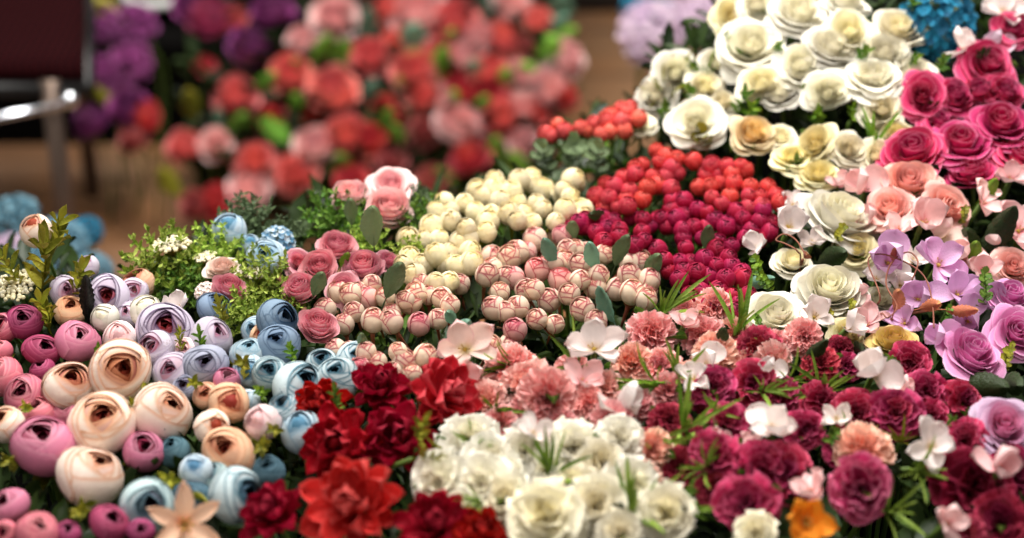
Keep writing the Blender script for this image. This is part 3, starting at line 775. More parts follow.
bl palelilac 996 48 36 50 0 4|pale lilac petals above the wide hot pink rose
bl bwhite 1004 14 50 50 0 8|pale petals at the top beside the small hot pink rose
bl bwhite 910 2 40 50 0 8|white petals at the top over the teal hydrangea
hy bgpink 1020 12 40 50 0 0|soft pink petals in the top corner
'''
# flowers standing on the sloping bank beyond the floor, and low flowers
FAR = '''
ro coral 184 147 38 66 -10 0|blurred coral rose with the black gap beneath it, near the brown floor
ro bgpink 216 145 36 66 0 6|blurred pale pink rose beside the coral one near the brown floor
ro deepcoral 146 118 38 60 -20 0|blurred dark red rose touching the purple spray
ro bgdusty 134 138 34 66 -30 -6|blurred dusty pink rose hanging over the brown floor
ro coral 255 162 44 66 0 6|blurred coral rose between two pale pink ones
ro coral 293 175 42 66 0 4|blurred coral rose in the lower row beside the pale pink pair
ro bgpink 249 192 44 66 0 6|blurred pale pink rose lowest over the sky-blue bud
ro bgdusty 196 205 34 66 -10 0|blurred dusty rose, first in the lowest row
ro deepcoral 216 203 36 66 0 2|blurred red rose, second in the lowest row
ro coral 236 98 46 66 0 6|blurred coral rose under the purple rose
ro bgpink 303 40 34 60 0 4|blurred pale petals beside the purple blooms at the top
ro coral 292 74 44 62 0 4|blurred coral rose between purple rose and large coral rose
ro coral 332 91 54 62 0 10|largest blurred coral rose, above the middle of the bank
ro bgpink 335 18 50 60 0 10|largest blurred pale pink rose near the top of the bank
ro coral 371 56 42 62 0 6|blurred coral rose beside the green leaves below the largest pink rose
ro coral 345 136 46 64 0 6|blurred coral rose under the largest coral rose
ro deepcoral 369 140 38 64 0 2|blurred deep red rose beside the bright green leaf
ro bgpink 316 147 44 64 0 8|blurred pale pink rose left of the lower coral rose
ro coral 300 174 40 66 0 0|blurred coral rose low in the row, over the pale pink roses
ro coral 413 72 50 62 0 8|blurred salmon-coral rose beside the bright leaf
ro coral 424 100 42 62 0 6|blurred coral rose above the black hollow
ro bgdusty 423 134 34 66 0 2|blurred dusty pink rose beneath the coral rose and over the hollow
ro bgpink 418 14 60 56 0 8|blurred large pale pink rose at the top middle of the bank
ro coral 388 8 42 56 0 6|blurred coral rose at the very top beside the pale pink ones
ro coral 455 20 50 58 0 6|blurred salmon rose at the top beside the blue-green leaf
ro bgpink 511 6 42 56 10 6|blurred pale pink rose at the top near the end of the bank
ro coral 538 20 34 58 6 6|small blurred coral rose at the top near the end of the bank
ro bgpink 476 38 42 60 0 8|blurred pale pink rose in the middle of the upper bank
ro coral 502 38 42 60 0 6|blurred coral rose beside the pale pink one in the upper bank
ro bgdusty 522 50 36 60 0 2|blurred dusty rose beside the dark gap in the upper bank
ro coral 490 70 44 62 0 6|blurred coral rose over the yellow-green leaf
ro bgpink 520 76 38 62 6 6|blurred elongated pale pink rose beside the dark gap
ro bgpink 566 60 42 64 14 8|blurred pale pink rose at the outer end of the bank, upper
ro bgpink 548 90 46 64 10 8|blurred pale pink rose at the outer end of the bank, lower
ro deepcoral 562 96 34 64 14 0|blurred red rose behind the outermost pale pink one
ro deepcoral 460 88 44 64 0 0|blurred deep coral rose under the round green leaf
ro bgpink 466 58 36 60 0 4|blurred blush rose above the round green leaf
ro deepcoral 490 92 40 64 0 0|blurred deep coral rose under the yellow-green leaf
ro bgpink 460 126 50 66 0 10|blurred large pale pink rose above the cream buds
ro deepcoral 470 157 44 66 0 4|blurred red rose lowest above the cream buds
ro coral 502 118 46 66 0 6|blurred coral rose beside the large pale pink one, over the cream buds
ro bgpink 524 110 38 66 6 6|blurred lilac-pink rose beside the coral buds
ro deepcoral 533 112 34 66 0 0|blurred red rose behind the coral buds
ro bgpink 524 142 36 66 6 0|blurred pale rose behind the coral bud leaves
ro bgdusty 392 160 34 66 -20 0|blurred dusty rose tilting over the black hollow
ro bgdusty 430 182 38 66 0 0|blurred rust-coloured rose behind the pale pink roses
ro deepcoral 352 182 38 66 0 0|blurred dark red rose low behind the pale pink roses
ro bgpink 446 100 34 62 0 4|blurred pale pink rose in the middle of the bank, over the hollow
ro deepcoral 382 106 26 62 0 -10|small blurred dark red rose in the middle hollow
ro coral 250 52 40 60 0 0|blurred rosy coral bloom behind the purple rose
ro coral 232 20 34 58 0 0|blurred pink bloom between purple blooms at the top
ro purple 250 48 46 62 0 8|blurred purple rose above the coral rose
ro purplepink 209 18 50 60 0 8|blurred purple-pink bloom hanging over the black hollow
ro purple 272 12 44 56 0 8|blurred dark purple bloom at the top beside the pale petals
ro purple 188 6 34 56 0 4|blurred violet bloom at the very top over the black hollow
ro deepcoral 205 66 24 60 0 -20|dim dark red bloom inside the black hollow
ro coral 397 40 30 60 0 2|blurred small coral rose under the top pink ones
ro deepcoral 272 120 36 62 0 -6|blurred deep red rose behind leaves under the purple rose
ro deepcoral 310 112 30 62 0 -4|blurred deep red rose beneath the largest coral rose
ro coral 440 52 36 60 0 2|blurred coral rose beside the bright leaf's top
ro deepcoral 400 120 30 62 0 -8|blurred dim red rose in the hollow beside the coral one
st purple 99 22 44 60 -10 6|blurred violet stock flower by the maroon seat, topmost
st purple 135 26 50 60 0 6|blurred violet stock flower in the middle of the violet group
st purple 100 74 44 60 -10 4|blurred violet stock flower hanging along the chair
st purple 130 64 48 60 0 4|blurred violet stock flower under the middle one
ro purple 128 107 42 66 0 8|blurred purple rose with a light heart at the foot of the violet sprays
ro purple 90 122 38 66 -10 0|blurred dark purple rose, lowest beside the chair leg
hy palelilac 656 34 74 60 0 0|blurred pale lilac hydrangea behind the white roses
hy teal 646 8 52 60 0 0|blurred teal hydrangea at the top over the floor
hy palelilac 706 22 56 60 0 0|blurred pinkish hydrangea behind the butter-yellow rose
hy palelilac 684 -4 50 60 0 0|blurred lilac-white hydrangea at the top edge
hy bluegrey 14 224 60 50 0 0|blurred grey-blue hydrangea at the picture edge behind the tall peach bud
hy bluegrey 58 246 60 50 0 0|blurred grey-blue hydrangea behind the tall peach bud's leaves
hy teal 86 232 34 50 0 0|blurred teal hydrangea against the chair leg
hy bluegrey 92 272 44 50 0 -8|blurred blue hydrangea behind the pale lilac bud
hy palelilac 8 252 40 50 0 0|blurred pale hydrangea low at the picture edge
hy bluegrey 30 268 50 50 0 -8|blurred steel-blue hydrangea behind the olive leaves
'''
# greenery: kind palette x y height-px tilt lean dz
GREEN = '''
fe g_fern 165 268 76 30 0 0|bright feathery fern clump between the chair leg gap and blue flowers
fe g_fern 212 258 60 30 0 0|bright feathery fern behind the small cream rose
fe g_fern 262 284 62 30 0 0|yellow-green fern between the blue-hearted and denim flowers
fe g_fern 244 316 50 30 0 0|yellow-green fern sprigs beside the denim blue pair
fe g_mid 186 290 56 30 0 -10|darker fern at the foot of the bright clump
fe g_grey 248 226 56 30 0 -4|grey-green fern behind the sky-blue buds
fe g_grey 284 238 40 30 0 -6|grey-green fern at the far edge beside the sky-blue florets
fe g_mid 336 222 62 30 0 -4|fresh green fern under the first pale pink rose
fe g_mid 420 222 50 30 0 -4|fresh green fern between pale pink roses and cream buds
fe g_grey 412 200 34 30 0 0|grey-green fern tips beside the back pale pink rose
fe g_fern 366 244 44 30 0 -4|yellow-green fern behind the deep-hearted dusty rose
fe g_fern 410 262 44 30 0 -6|yellow-green fern under the cream buds
fe g_fern 286 312 40 30 0 -8|yellow-green fern beside the lone dusty rose
le g_grey 373 226 52 10 0 34|tall grey-green leaf standing under the pale pink roses
le g_grey 394 280 50 10 20 30|big grey-green leaf over the pink-tipped buds
le g_grey 351 212 34 10 0 26|small grey-green leaf under the first pale pink rose
le g_grey 318 284 34 10 20 22|grey-green leaf between the dusty pink roses
le g_fresh 346 262 30 20 10 12|fresh green leaf beside the deep-hearted dusty rose
ol g_olive 42 272 90 20 6 26|tall olive leaf spray around the tall peach bud
ol g_olive 14 276 62 20 -10 16|olive leaf spray at the picture edge
ol g_olive 76 286 62 20 16 14|olive leaf spray bending toward the black leaf
ol g_olive 54 244 70 16 24 30|long olive stem with pointed leaves beside the tall peach bud
ol g_olive 48 318 60 20 0 10|olive leaf spray above the magenta pair
ol g_olive 222 320 46 20 0 12|olive leaves in front of the dusty blue flower
ol g_olive 245 368 46 50 0 16|star-shaped olive leaf between pale blue buds
ol g_fresh 203 346 34 20 0 14|fresh green leaf beside the plain lilac flower
ol g_olive 180 344 30 10 0 16|slim green leaf in front of the wide black-rimmed flower
ol g_olive 264 444 46 60 0 6|olive leaves under the blush bud
ol g_olive 196 384 34 50 0 8|olive leaf above the small peach bud
ol g_olive 134 404 34 50 0 10|olive leaf wedged between the cream flowers
ol g_olive 28 408 30 50 0 8|small olive leaf beside the small slit cream one
ol g_olive 172 480 48 50 0 0|green leaves beside the small powder-blue bud
ol g_olive 84 508 54 60 0 -6|green leaves sticking out under the lowest large cream one
ol g_olive 14 462 44 60 0 -8|dim green leaves beside the large orchid-pink one
ol g_mid 338 404 36 20 0 16|dark green leaves on top of the red group
ol g_olive 420 438 50 30 10 22|pale olive leaf standing in the red group
ol g_olive 424 458 40 50 40 20|pale olive leaf lying toward the white carnations
bl_leaf g_black 87 299 58 4 4 24|tall narrow black leaf with jagged edge behind the pink bud
tu g_grass 664 300 84 20 4 22|tall grass tuft in front of the crimson buds
tu g_grass 740 318 84 20 0 24|tall grass tuft in front of the open creamy white rose
tu g_grass 576 360 70 24 -10 14|grass tuft beside the upright pinkish white blossom
tu g_fresh 640 384 66 60 -50 16|long grass blades sweeping over the pink carnations
tu g_grass 680 372 60 40 0 16|grass tuft between the salmon and magenta carnations
tu g_grass 688 420 90 40 0 18|large grass tuft before the magenta carnations
tu g_grass 668 440 80 50 30 10|long dark grass blades beside the peach carnation
tu g_grass 694 468 70 50 -40 8|dark grass blades over the dim crimson carnations
tu g_grass 551 462 84 30 0 24|thick green tuft in the middle of the white carnations
tu g_grass 634 500 92 20 0 22|thin green tuft in the middle of the cream carnations
tu g_grass 480 444 60 50 20 14|thin grass blades over the white carnations by the dahlia
tu g_grass 470 500 56 50 -40 14|thin grass blades lying over the white fan-shaped carnation
tu g_fresh 500 366 60 60 -40 10|grass blades beside the pale blush carnation
tu g_fresh 500 408 60 50 20 10|grass blades between the red and pink flowers
tu g_grass 764 386 60 40 0 16|grass tuft among the magenta carnations
tu g_grass 826 384 70 40 0 10|grass tuft beside the white freesia-like blossom
tu g_grass 716 408 50 40 0 14|bent grass blade over the magenta-pink carnation
tu g_grass 798 380 56 50 30 10|curved grass blades under the dull rose carnation
tu g_olive 660 86 76 24 -20 12|grey-green grass blades at the edge of the white back roses
tu g_fresh 877 134 56 24 0 16|spiky green tuft under the creamy white rose
tu g_fresh 706 74 46 40 10 14|spiky green leaves between the white back roses
tu g_grass 858 436 56 50 20 4|dim grass blades under the rosy crimson carnation
tu g_grass 930 472 60 60 30 14|yellow-green blades beside the huge dark crimson carnation
tu g_grass 900 510 70 50 20 -4|grass blades rising from the bottom black gap
tu g_olive 904 438 40 40 0 4|yellow-green leaf cluster between crimson and creamy flowers
tu g_grass 694 508 60 50 10 4|green blades at the bottom beside the wine-pink carnations
sm g_fresh 766 282 66 30 -20 18|small-leaved green sprig beside the perfect white rose
sm g_mid 982 300 76 16 0 22|upright thyme-like sprig in front of the lilac blossoms
sm g_olive 838 236 46 40 0 18|yellow-green sprig on the open white rose
sm g_olive 830 320 50 40 0 0|yellow-green sprig under the perfect white rose
sm g_olive 962 222 44 30 0 10|yellow-green sprig beside the pointed-heart salmon rose
sm g_olive 1006 362 60 30 0 2|olive sprig beside the lower lilac-pink rose
sm g_mid 756 330 40 30 0 2|tiny green sprig beside the coral-pink carnation
le g_dark 832 258 46 40 30 16|dark green leaf over the perfect big white rose
le g_dark 998 230 66 10 24 26|large dark leaf beside the rosy four-petal blossom
le g_dark 968 244 50 20 -10 6|dark olive leaf behind the serrated leaf
le g_fresh 974 252 34 20 0 22|bright serrated green leaf in front of the dark leaf
le g_fresh 988 190 36 20 20 18|bright green leaf above the pale blush blossom
le g_bronze 895 256 26 20 -10 34|bronze leaf over the lilac blossom, at the tip of a curly stem
le g_bronze 897 300 36 24 0 34|red-brown jagged leaf on a curly stem
le g_bronze 930 306 40 50 20 32|large bronze leaf on a curly stem, middle one
le g_bronze 962 310 40 60 40 28|large bronze leaf on a curly stem, outer one
le g_bronze 806 256 24 50 0 22|small red-green leaf above the perfect white rose
le g_dark 860 352 52 50 0 6|dark leaf under the yellow-cream rose
le g_dark 722 340 34 10 0 16|dark leaf between the pink carnations under the crimson buds
le g_dark 814 352 46 20 30 14|pointed dark leaf under the pink carnation
le g_dark 980 386 70 60 40 6|big dark leaf under the wide lilac-pink rose
le g_dark 1010 384 60 60 10 4|dark leaf at the picture edge under the lilac-pink rose
le g_blue 758 282 40 40 50 10|blue-grey leaf in front of the crimson buds
eu g_grey 548 164 46 20 -10 8|grey-green eucalyptus leaves under the coral buds, outer
eu g_grey 598 166 50 20 0 8|grey-green eucalyptus leaves under the coral buds, inner
eu g_grey 572 162 50 30 0 0|dim grey-green eucalyptus leaves behind the cream buds
eu g_olive 700 150 50 30 0 -14|dark olive leaves under the large white rose
ol g_mid 740 106 44 30 0 2|green leaves between the large white roses
ol g_mid 794 174 44 30 0 -10|dim olive leaves in the dark gap under butter roses
ol g_fresh 724 48 40 40 0 8|fresh green leaves behind the white back roses
ol g_fresh 750 116 40 40 0 6|fresh green leaves over the tan-hearted cream rose
ol g_mid 862 64 40 30 0 4|green leaves among the white back roses
ol g_mid 912 16 40 30 0 4|green leaves beside the teal hydrangea at the top
ol g_dark 976 70 50 30 0 -6|dark leaves between teal hydrangea and hot pink roses
ol g_fresh 912 66 30 40 0 14|yellow-green leaf between the white roses and first hot pink rose
ol g_fresh 852 116 30 40 0 8|yellow-green leaves beside the white rose with parallel folds
ol g_olive 276 430 36 50 0 10|olive leaf between the blush bud and the pale blue petals
ol g_olive 148 388 30 50 0 12|small olive leaf beside the topmost cream flower
ol g_fresh 100 352 30 40 0 10|fresh leaf tip between the mauve-pink and cream flowers
ol g_olive 60 430 30 50 0 6|olive leaf behind the large orchid-pink flower
ol g_fresh 262 394 34 40 0 8|fresh green leaves beside the teal-folded flower
ol g_fresh 292 356 34 30 0 8|fresh green leaves between the denim pair and teal-folded flower
tu g_olive 446 456 46 50 -30 10|short yellow-green blades between the dahlias and white carnations
sm g_olive 850 312 40 30 0 6|yellow-green sprig among the pale petals under the perfect white rose
sm g_mid 900 246 34 30 0 10|tiny green sprig among the lilac blossoms
sm g_mid 946 320 40 30 0 8|small green sprig over the brown leaves
ol g_mid 888 366 40 40 0 2|green leaves between the yellow-cream rose and white freesia-like blossom
ol g_mid 948 428 40 40 0 2|green leaves above the creamy white blossom
ol g_mid 832 440 44 40 0 2|green leaves behind the peach and purple carnations
ol g_fresh 690 96 34 40 -10 10|fresh leaves over the large white rose near the coral buds
ol g_mid 664 112 36 40 0 4|green leaves beside the cream rosebud by the coral buds
ol g_fresh 816 118 36 40 0 0|green leaves beneath the folded white rose
ol g_mid 940 68 34 40 0 2|green leaves behind the first hot pink rose
ol g_mid 776 52 34 40 0 6|green leaves between the bright white roses at the top
le g_blue 593 256 38 10 -16 24|blue-green leaf among pink-tipped buds beside the crimson ones
le g_blue 549 252 38 10 -16 26|blue-green leaf among pink-tipped buds, middle one
le g_grey 622 250 42 10 16 26|grey-green leaf standing beside the crimson buds
le g_grey 652 266 40 20 20 16|grey-green leaf behind the tall grass tuft
le g_blue 606 304 50 10 -20 24|blue-green leaf under the pink-tipped buds, against the dark gap
le g_grey 572 232 34 20 0 14|blue-green leaf behind the pink-tipped buds
le g_blue 452 318 30 30 -20 16|blue-green leaf beside the pink-tipped buds, over the dark gap
le g_blue 456 338 56 10 30 20|larger blue-green leaf over the dark gap
le g_grey 708 238 34 10 0 16|slim grey leaf among the crimson buds
le g_dark 598 218 34 40 -30 14|dark leaf between the cream and crimson buds
le g_grey 362 342 30 20 0 18|pointed grey leaf among the lowest pink-tipped buds
'''
FARGREEN = '''
le g_bright 438 66 52 60 0 24|blurred bright green leaf in the middle of the rose bank
le g_blue 370 28 50 60 0 20|blurred blue-green leaf beside the largest pale pink rose
le g_blue 412 42 50 50 20 20|blurred blue-green leaf under the top pale pink rose
le g_bright 322 54 52 60 -30 20|blurred bright leaf under the largest pale pink rose
le g_bright 346 54 36 50 30 16|blurred green leaf beside the bright one under the pink rose
le g_bright 266 84 36 60 0 16|blurred green leaf under the purple rose
le g_blue 370 92 36 60 0 16|blurred blue-green leaf beside the largest coral rose
le g_bright 384 122 36 60 10 16|blurred bright leaf beside the deep red rose
le g_bright 396 136 30 60 10 14|blurred green leaf above the tilting dusty rose
le g_bright 298 108 40 60 0 14|blurred bright leaf under the largest coral rose
le g_bright 278 128 46 60 -20 12|blurred green leaf between the coral roses
le g_bright 240 128 44 60 0 12|blurred green leaf above the coral rose between two pink ones
le g_blue 219 118 24 60 0 14|blurred pale green leaf above the first pale pink rose
le g_olive 192 104 40 60 -20 6|blurred olive leaf beside the dark red rose
le g_olive 170 182 40 60 -40 0|blurred dim green leaf low over the brown floor
le g_blue 481 6 40 50 0 20|blurred blue-green leaf at the top of the bank
le g_blue 476 72 34 60 0 20|blurred round green leaf in the upper bank
le g_bright 504 82 36 60 0 18|blurred yellow-green leaf in the upper bank
le g_bright 482 108 34 60 0 18|blurred green leaf above the large pale pink rose
le g_bright 452 102 32 60 -20 14|blurred green leaf beside the middle pale pink rose
le g_bright 543 58 60 60 0 10|blurred green leaf under the small coral rose
le g_bright 532 78 44 60 0 4|blurred dark green leaf behind the outermost roses
le g_blue 562 10 44 50 0 12|blurred blue-green leaf at the top end of the bank
le g_blue 556 26 36 50 20 12|blurred grey-green leaf beside the small coral rose
le g_bright 566 36 30 50 20 8|blurred yellow leaf at the outer end of the bank
le g_bright 496 150 36 60 0 8|blurred green leaf beside the lowest red rose
le g_bright 518 168 44 60 0 4|blurred green leaf above the cream buds
le g_bright 424 60 40 60 -20 14|blurred light leaf beside the salmon-coral rose
le g_olive 106 8 40 60 0 10|blurred olive leaf above the violet sprays
le g_olive 104 96 34 60 0 6|blurred olive leaf between the violet sprays
le g_mid 340 168 40 60 0 0|blurred dark green leaf in the lower hollow
le g_mid 446 180 36 60 0 0|blurred dim green leaf beside the rust-coloured rose
le g_bright 404 88 34 60 0 10|blurred green leaf under the salmon-coral rose
le g_bright 300 70 30 60 0 10|blurred light green leaf beside the purple blooms
le g_bright 448 40 30 60 0 10|blurred light leaf among the top coral roses
'''
TIPS = [[(350,294),(358,292),(367,298),(385,297),(354,312),(373,320),(392,313),(391,322),(410,302),(420,283),(428,295),(450,305),(438,319),(419,324),(344,324),(325,309),(460,284),(473,262),(487,275),(492,257),(416,293),(442,298),(338,292),(372,284),(405,300),(404,358)],
 [(350,352),(366,352),(425,356),(404,361),(377,362),(360,368),(392,372),(412,374),(398,352),(490,346),(509,345),(350,366),(336,350)],
 [(509,257),(500,292),(507,277),(517,252),(535,239),(527,252),(537,270),(514,278),(534,289),(518,307),(537,319),(555,324),(549,300),(560,279),(567,249),(562,235),(565,262),(580,264),(586,252),(604,254),(599,275),(595,287),(580,280),(569,294),(582,309),(596,321),(617,289),(629,262),(629,275),(632,292),(646,299),(649,280),(515,330),(505,311),(494,308),(640,262),(648,290),(588,270),(575,250),(552,262),(526,290),(492,268)]]
POLYS = [
 ('bud_cream', [(428,214),(450,190),(500,176),(560,174),(592,184),(590,200),(560,222),(500,226),(470,240)], 18, 12, 'rounded cream bud spray at the back, above the pink-tipped buds', 0.012, 22),
 ('bud_cream', [(396,244),(430,226),(470,238),(480,256),(450,284),(420,290),(400,262)], 18, 13, 'loose cream bud spray beside the big grey-green leaf', 0.006, 24),
 ('bud_cream', [(512,232),(560,222),(588,206),(590,224),(560,230)], 19, 13, 'few cream buds hanging over the pink-tipped ones', 0.0, 23),
 ('bud_coral', [(536,134),(560,122),(586,122),(610,104),(640,104),(640,120),(612,140),(560,140)], 12, 9, 'coral berry-like bud spray before the blurred rose bank', 0.022, 16),
 ('bud_red', [(596,212),(590,188),(636,168),(660,142),(690,152),(690,180),(660,200)], 14, 11, 'scarlet bud spray below the cream rosebud', 0.012, 18),
 ('bud_red', [(688,160),(730,150),(760,180),(785,202),(770,216),(710,204),(690,190)], 14, 11, 'scarlet bud spray beside the black gap', 0.010, 18),
 ('bud_crimson', [(554,230),(590,214),(640,206),(664,214),(650,240),(620,262),(590,238)], 14, 11, 'crimson bud spray between cream and scarlet buds', 0.010, 18),
 ('bud_crimson', [(660,196),(700,200),(770,210),(790,220),(770,240),(720,250),(660,236)], 14, 11, 'crimson bud spray under the scarlet ones', 0.008, 18),
 ('bud_crimson', [(656,246),(720,246),(742,262),(748,290),(760,300),(730,316),(690,300),(664,280)], 15, 11, 'crimson bud spray in front, behind the tall grass tuft', 0.008, 19),
]
# ============================================================= materials per palette
def pal(name):
    i, o, e, e0, ea, b = PAL[name]
    if name.startswith('g_'): return sheet_mat(name, i, o, e, e0, ea, b, rough=.5, trans=.18, spec=.35, var=.18, veins=.12)
    return sheet_mat(name, i, o, e, e0, ea, b)
HEART = {'peach': ((150,50,36),(226,150,112)), 'peachy': ((150,56,40),(230,160,120)), 'pinkran': ((70,8,25),(170,50,80)), 'magran': ((40,4,20),(120,24,60)), 'dusty': ((100,20,40),(190,80,100)),
         'lilacrim': ((150,40,50),(190,110,130)), 'tealrim': ((40,60,80),(90,130,150)), 'greyblue': ((60,20,30),(120,110,140)), 'mint': ((40,20,40),(100,130,140))}
def heart_pal(name):
    if name in HEART: return sheet_mat(name + '_heart', HEART[name][0], HEART[name][1], None)
    return pal(name)
STAMEN = solid_mat('stamen', (196, 176, 80), .7, noise=(170, 120, 60))
STEM = solid_mat('stem_green', (66, 96, 38), .55, noise=(92, 110, 44), nscale=20)
STEM_BROWN = solid_mat('stem_brown', (112, 62, 50), .6, noise=(140, 86, 66), nscale=20)
R0 = random.Random(11)
GEN = {'st': lambda R, k: stock_meshes(R), 'ro': lambda R, k: ball_rose_meshes(R) if k > 3 else rose_meshes(R, [1.0, .7, 1.25, .9][k]), 'ra': lambda R, k: ranunculus_meshes(R, [.50, .40, .62, .45][k]), 'bu': lambda R, k: bud_meshes(R, [.4, .3, .5, .35][k], 4, 1.0),
       'ca': lambda R, k: soft_carnation_meshes(R) if k > 3 else carnation_meshes(R, k > 1), 'da': lambda R, k: dahlia_meshes(R), 'bl': lambda R, k: blossom_meshes(R, [5, 4, 5, 4][k], [22, 20, 38, 32][k], [.42, .46, .36, .5][k]),
       'li': lambda R, k: lily_meshes(R, k > 1), 'hy': lambda R, k: hydrangea_meshes(R), 'cl': lambda R, k: cluster_meshes(R)}
CACHE = {}
def variant(kind, k):
    if (kind, k) not in CACHE:
        P, Hh = GEN[kind](random.Random(hash_(kind) + k * 17), k)
        CACHE[kind, k] = (P.mesh(kind + '_petals', STEM), Hh.mesh(kind + '_heart', STEM))
    return CACHE[kind, k]
def hash_(s): return sum(ord(c) * (i + 3) for i, c in enumerate(s))
ATT = {'ro': -.42, 'ra': -.80, 'bu': -.92, 'ca': -.24, 'da': -.24, 'bl': -.02, 'li': -.14, 'hy': -.5, 'cl': -.6, 'st': -.5}
CAL = {'ro': .95, 'ra': .9, 'bu': .85, 'ca': .7, 'da': .5, 'bl': .3, 'li': .3}
NAME = {'ro': ('rose', 'petals', 'heart', 'rose'), 'ra': ('ranunculus', 'petals', 'heart', 'ranunculus'), 'bu': ('flower_bud', 'petals', 'heart', 'flower bud'), 'ca': ('carnation', 'petals', 'heart', 'carnation'),
        'da': ('dahlia', 'petals', 'heart', 'dahlia'), 'bl': ('blossom', 'petals', 'stamens', 'blossom'), 'li': ('lily', 'petals', 'stamens', 'lily'), 'hy': ('hydrangea', 'florets', 'floret_stalks', 'hydrangea'), 'cl': ('yarrow', 'florets', 'floret_stalks', 'yarrow'), 'st': ('stock_flower', 'florets', 'floret_stalks', 'stock flower')}
CALYX = [calyx_mesh(random.Random(40 + i)).mesh('calyx', pal('g_mid')) for i in range(3)]
LEAF = {k: [leaf_mesh(random.Random(60 + i), k).mesh('leaf', pal('g_mid')) for i in range(3)] for k in ('rose', 'round', 'lobed')}
GROUP = {'ro': 'roses', 'ra': 'ranunculus flowers of the mixed heap', 'bu': 'single flower buds', 'ca': 'carnations', 'da': 'red dahlias', 'bl': 'open blossoms', 'li': 'lilies', 'hy': 'hydrangea heads', 'cl': 'yarrow heads', 'st': 'violet stock flowers'}

def axis_of(t, l):
    t, l = math.radians(t), math.radians(l)
    return Vector((math.sin(l), -math.sin(t) * math.cos(l), math.cos(t) * math.cos(l))).normalized()
def far_top(x, y): return max(.08, far_bank(x, y) - .17)
def foot_of(p, surf, a):
    f = Vector((p.x - a.x * .03, p.y - a.y * .06 + .01, 0))
    if surf == 'low': f.z = 0.0; return f
    f.z = SURF[surf](f.x, f.y) - DEPTH[surf]
    if surf == 'far': f.z = far_top(f.x, f.y) if -.53 < f.x < .065 and f.y > 3.03 else 0.0
    return f
def stem_mesh(foot, top, a, r, n=6):
    q = Vector(top) - foot; L = q.length; c = q - a * (L * .45); k = 7
    pts = [(c * (2 * u * (1 - u)) + q * u * u) for u in [i / (k - 1) for i in range(k)]]
    B = MB(); B.tube(pts, r, n); return B.mesh('stem', STEM)
SEEN = set()
def bloom(kind, pname, px, py, d, t, l, dz, label, surf='bank'):
    R = random.Random(int(px * 31 + py * 17 + d))
    p, D = at(px, py, surf, dz / 1000)
    rad = d / 2 * D / FPX * {'ro': 1.02, 'ra': 1.0, 'bu': 1.0, 'ca': 1.02, 'da': 1.0, 'bl': 1.2, 'li': 1.0, 'hy': 1.0, 'cl': 1.05, 'st': 1.0}[kind]
    t *= {'ra': .6, 'ro': .6, 'bl': .5, 'bu': .8, 'da': .6}.get(kind, .9)
    if surf == 'far': t *= .9
    a = axis_of(t + R.uniform(-13, 13), l + R.uniform(-16, 16))
    k = R.randrange(4)
    if kind == 'ca': k = k % 2 + (2 if pname in ('cwhite', 'ccream', 'cpurple', 'cmag', 'ccrim') else 0)
    if kind == 'li': k = 2 if pname == 'orange' else 0; t *= .6 if k else 1
    if kind == 'ca' and pname in ('cwhite', 'ccream'): k = k % 2 + 4
    if kind == 'ro' and (surf == 'far' or pname in ('dustrose', 'palepink') and k % 2): k = 4 + k % 3
    mp, mh = variant(kind, k)
    foot = foot_of(p, surf, a)
    nm = NAME[kind]
    root = bpy.data.objects.new(nm[0], None); COL.objects.link(root); root.location = foot; root.empty_display_size = .02
    tag(root, label, nm[3], ('blurred ' if surf != 'bank' else '') + GROUP[kind] + (' beyond the floor' if surf == 'far' else ' on the flower stand' if surf == 'bank' else ' behind the stand'))
    q = a.to_track_quat('Z', 'Y') @ Euler((0, 0, R.random() * 6.283)).to_quaternion()
    loc = p - foot
    sc = Vector((rad * R.uniform(.95, 1.05), rad * R.uniform(.95, 1.05), rad))
    pet = link(nm[1], mp, root, pal(pname)); hea = link(nm[2], mh, root, STAMEN if kind in ('bl', 'li', 'cl') else heart_pal(pname))
    for o in (pet, hea):
        o.location = loc; o.rotation_mode = 'QUATERNION'; o.rotation_quaternion = q; o.scale = sc
    base = loc + q @ Vector((0, 0, ATT[kind] * rad))
    if kind in CAL:
        c = link('calyx', CALYX[k % 3], root, pal('g_olive' if kind in ('ra', 'bu') else 'g_mid')); c.location = base; c.rotation_mode = 'QUATERNION'; c.rotation_quaternion = q; c.scale = (rad * CAL[kind],) * 3
    s = link('stem', stem_mesh(foot, foot + base, a, .0016 if rad < .02 else .0024), root)
    if kind in ('ra', 'ro', 'ca', 'bu') and surf == 'bank':
        for i in range(2):
            az = R.random() * 6.283; el = R.uniform(-.1, .7)
            v = Vector((math.cos(az), math.sin(az), math.sin(el))).normalized()
            lf = link('leaf', LEAF['lobed' if kind in ('ra', 'bu') else 'rose'][R.randrange(3)], root, pal('g_olive' if kind in ('ra', 'bu') else R.choice(['g_mid', 'g_mid', 'g_dark'])))
            lf.location = base - a * rad * .35; lf.rotation_mode = 'QUATERNION'; lf.rotation_quaternion = v.to_track_quat('X', 'Z'); s_ = rad * R.uniform(1.0, 1.35); lf.scale = (s_, s_, s_)
    return root

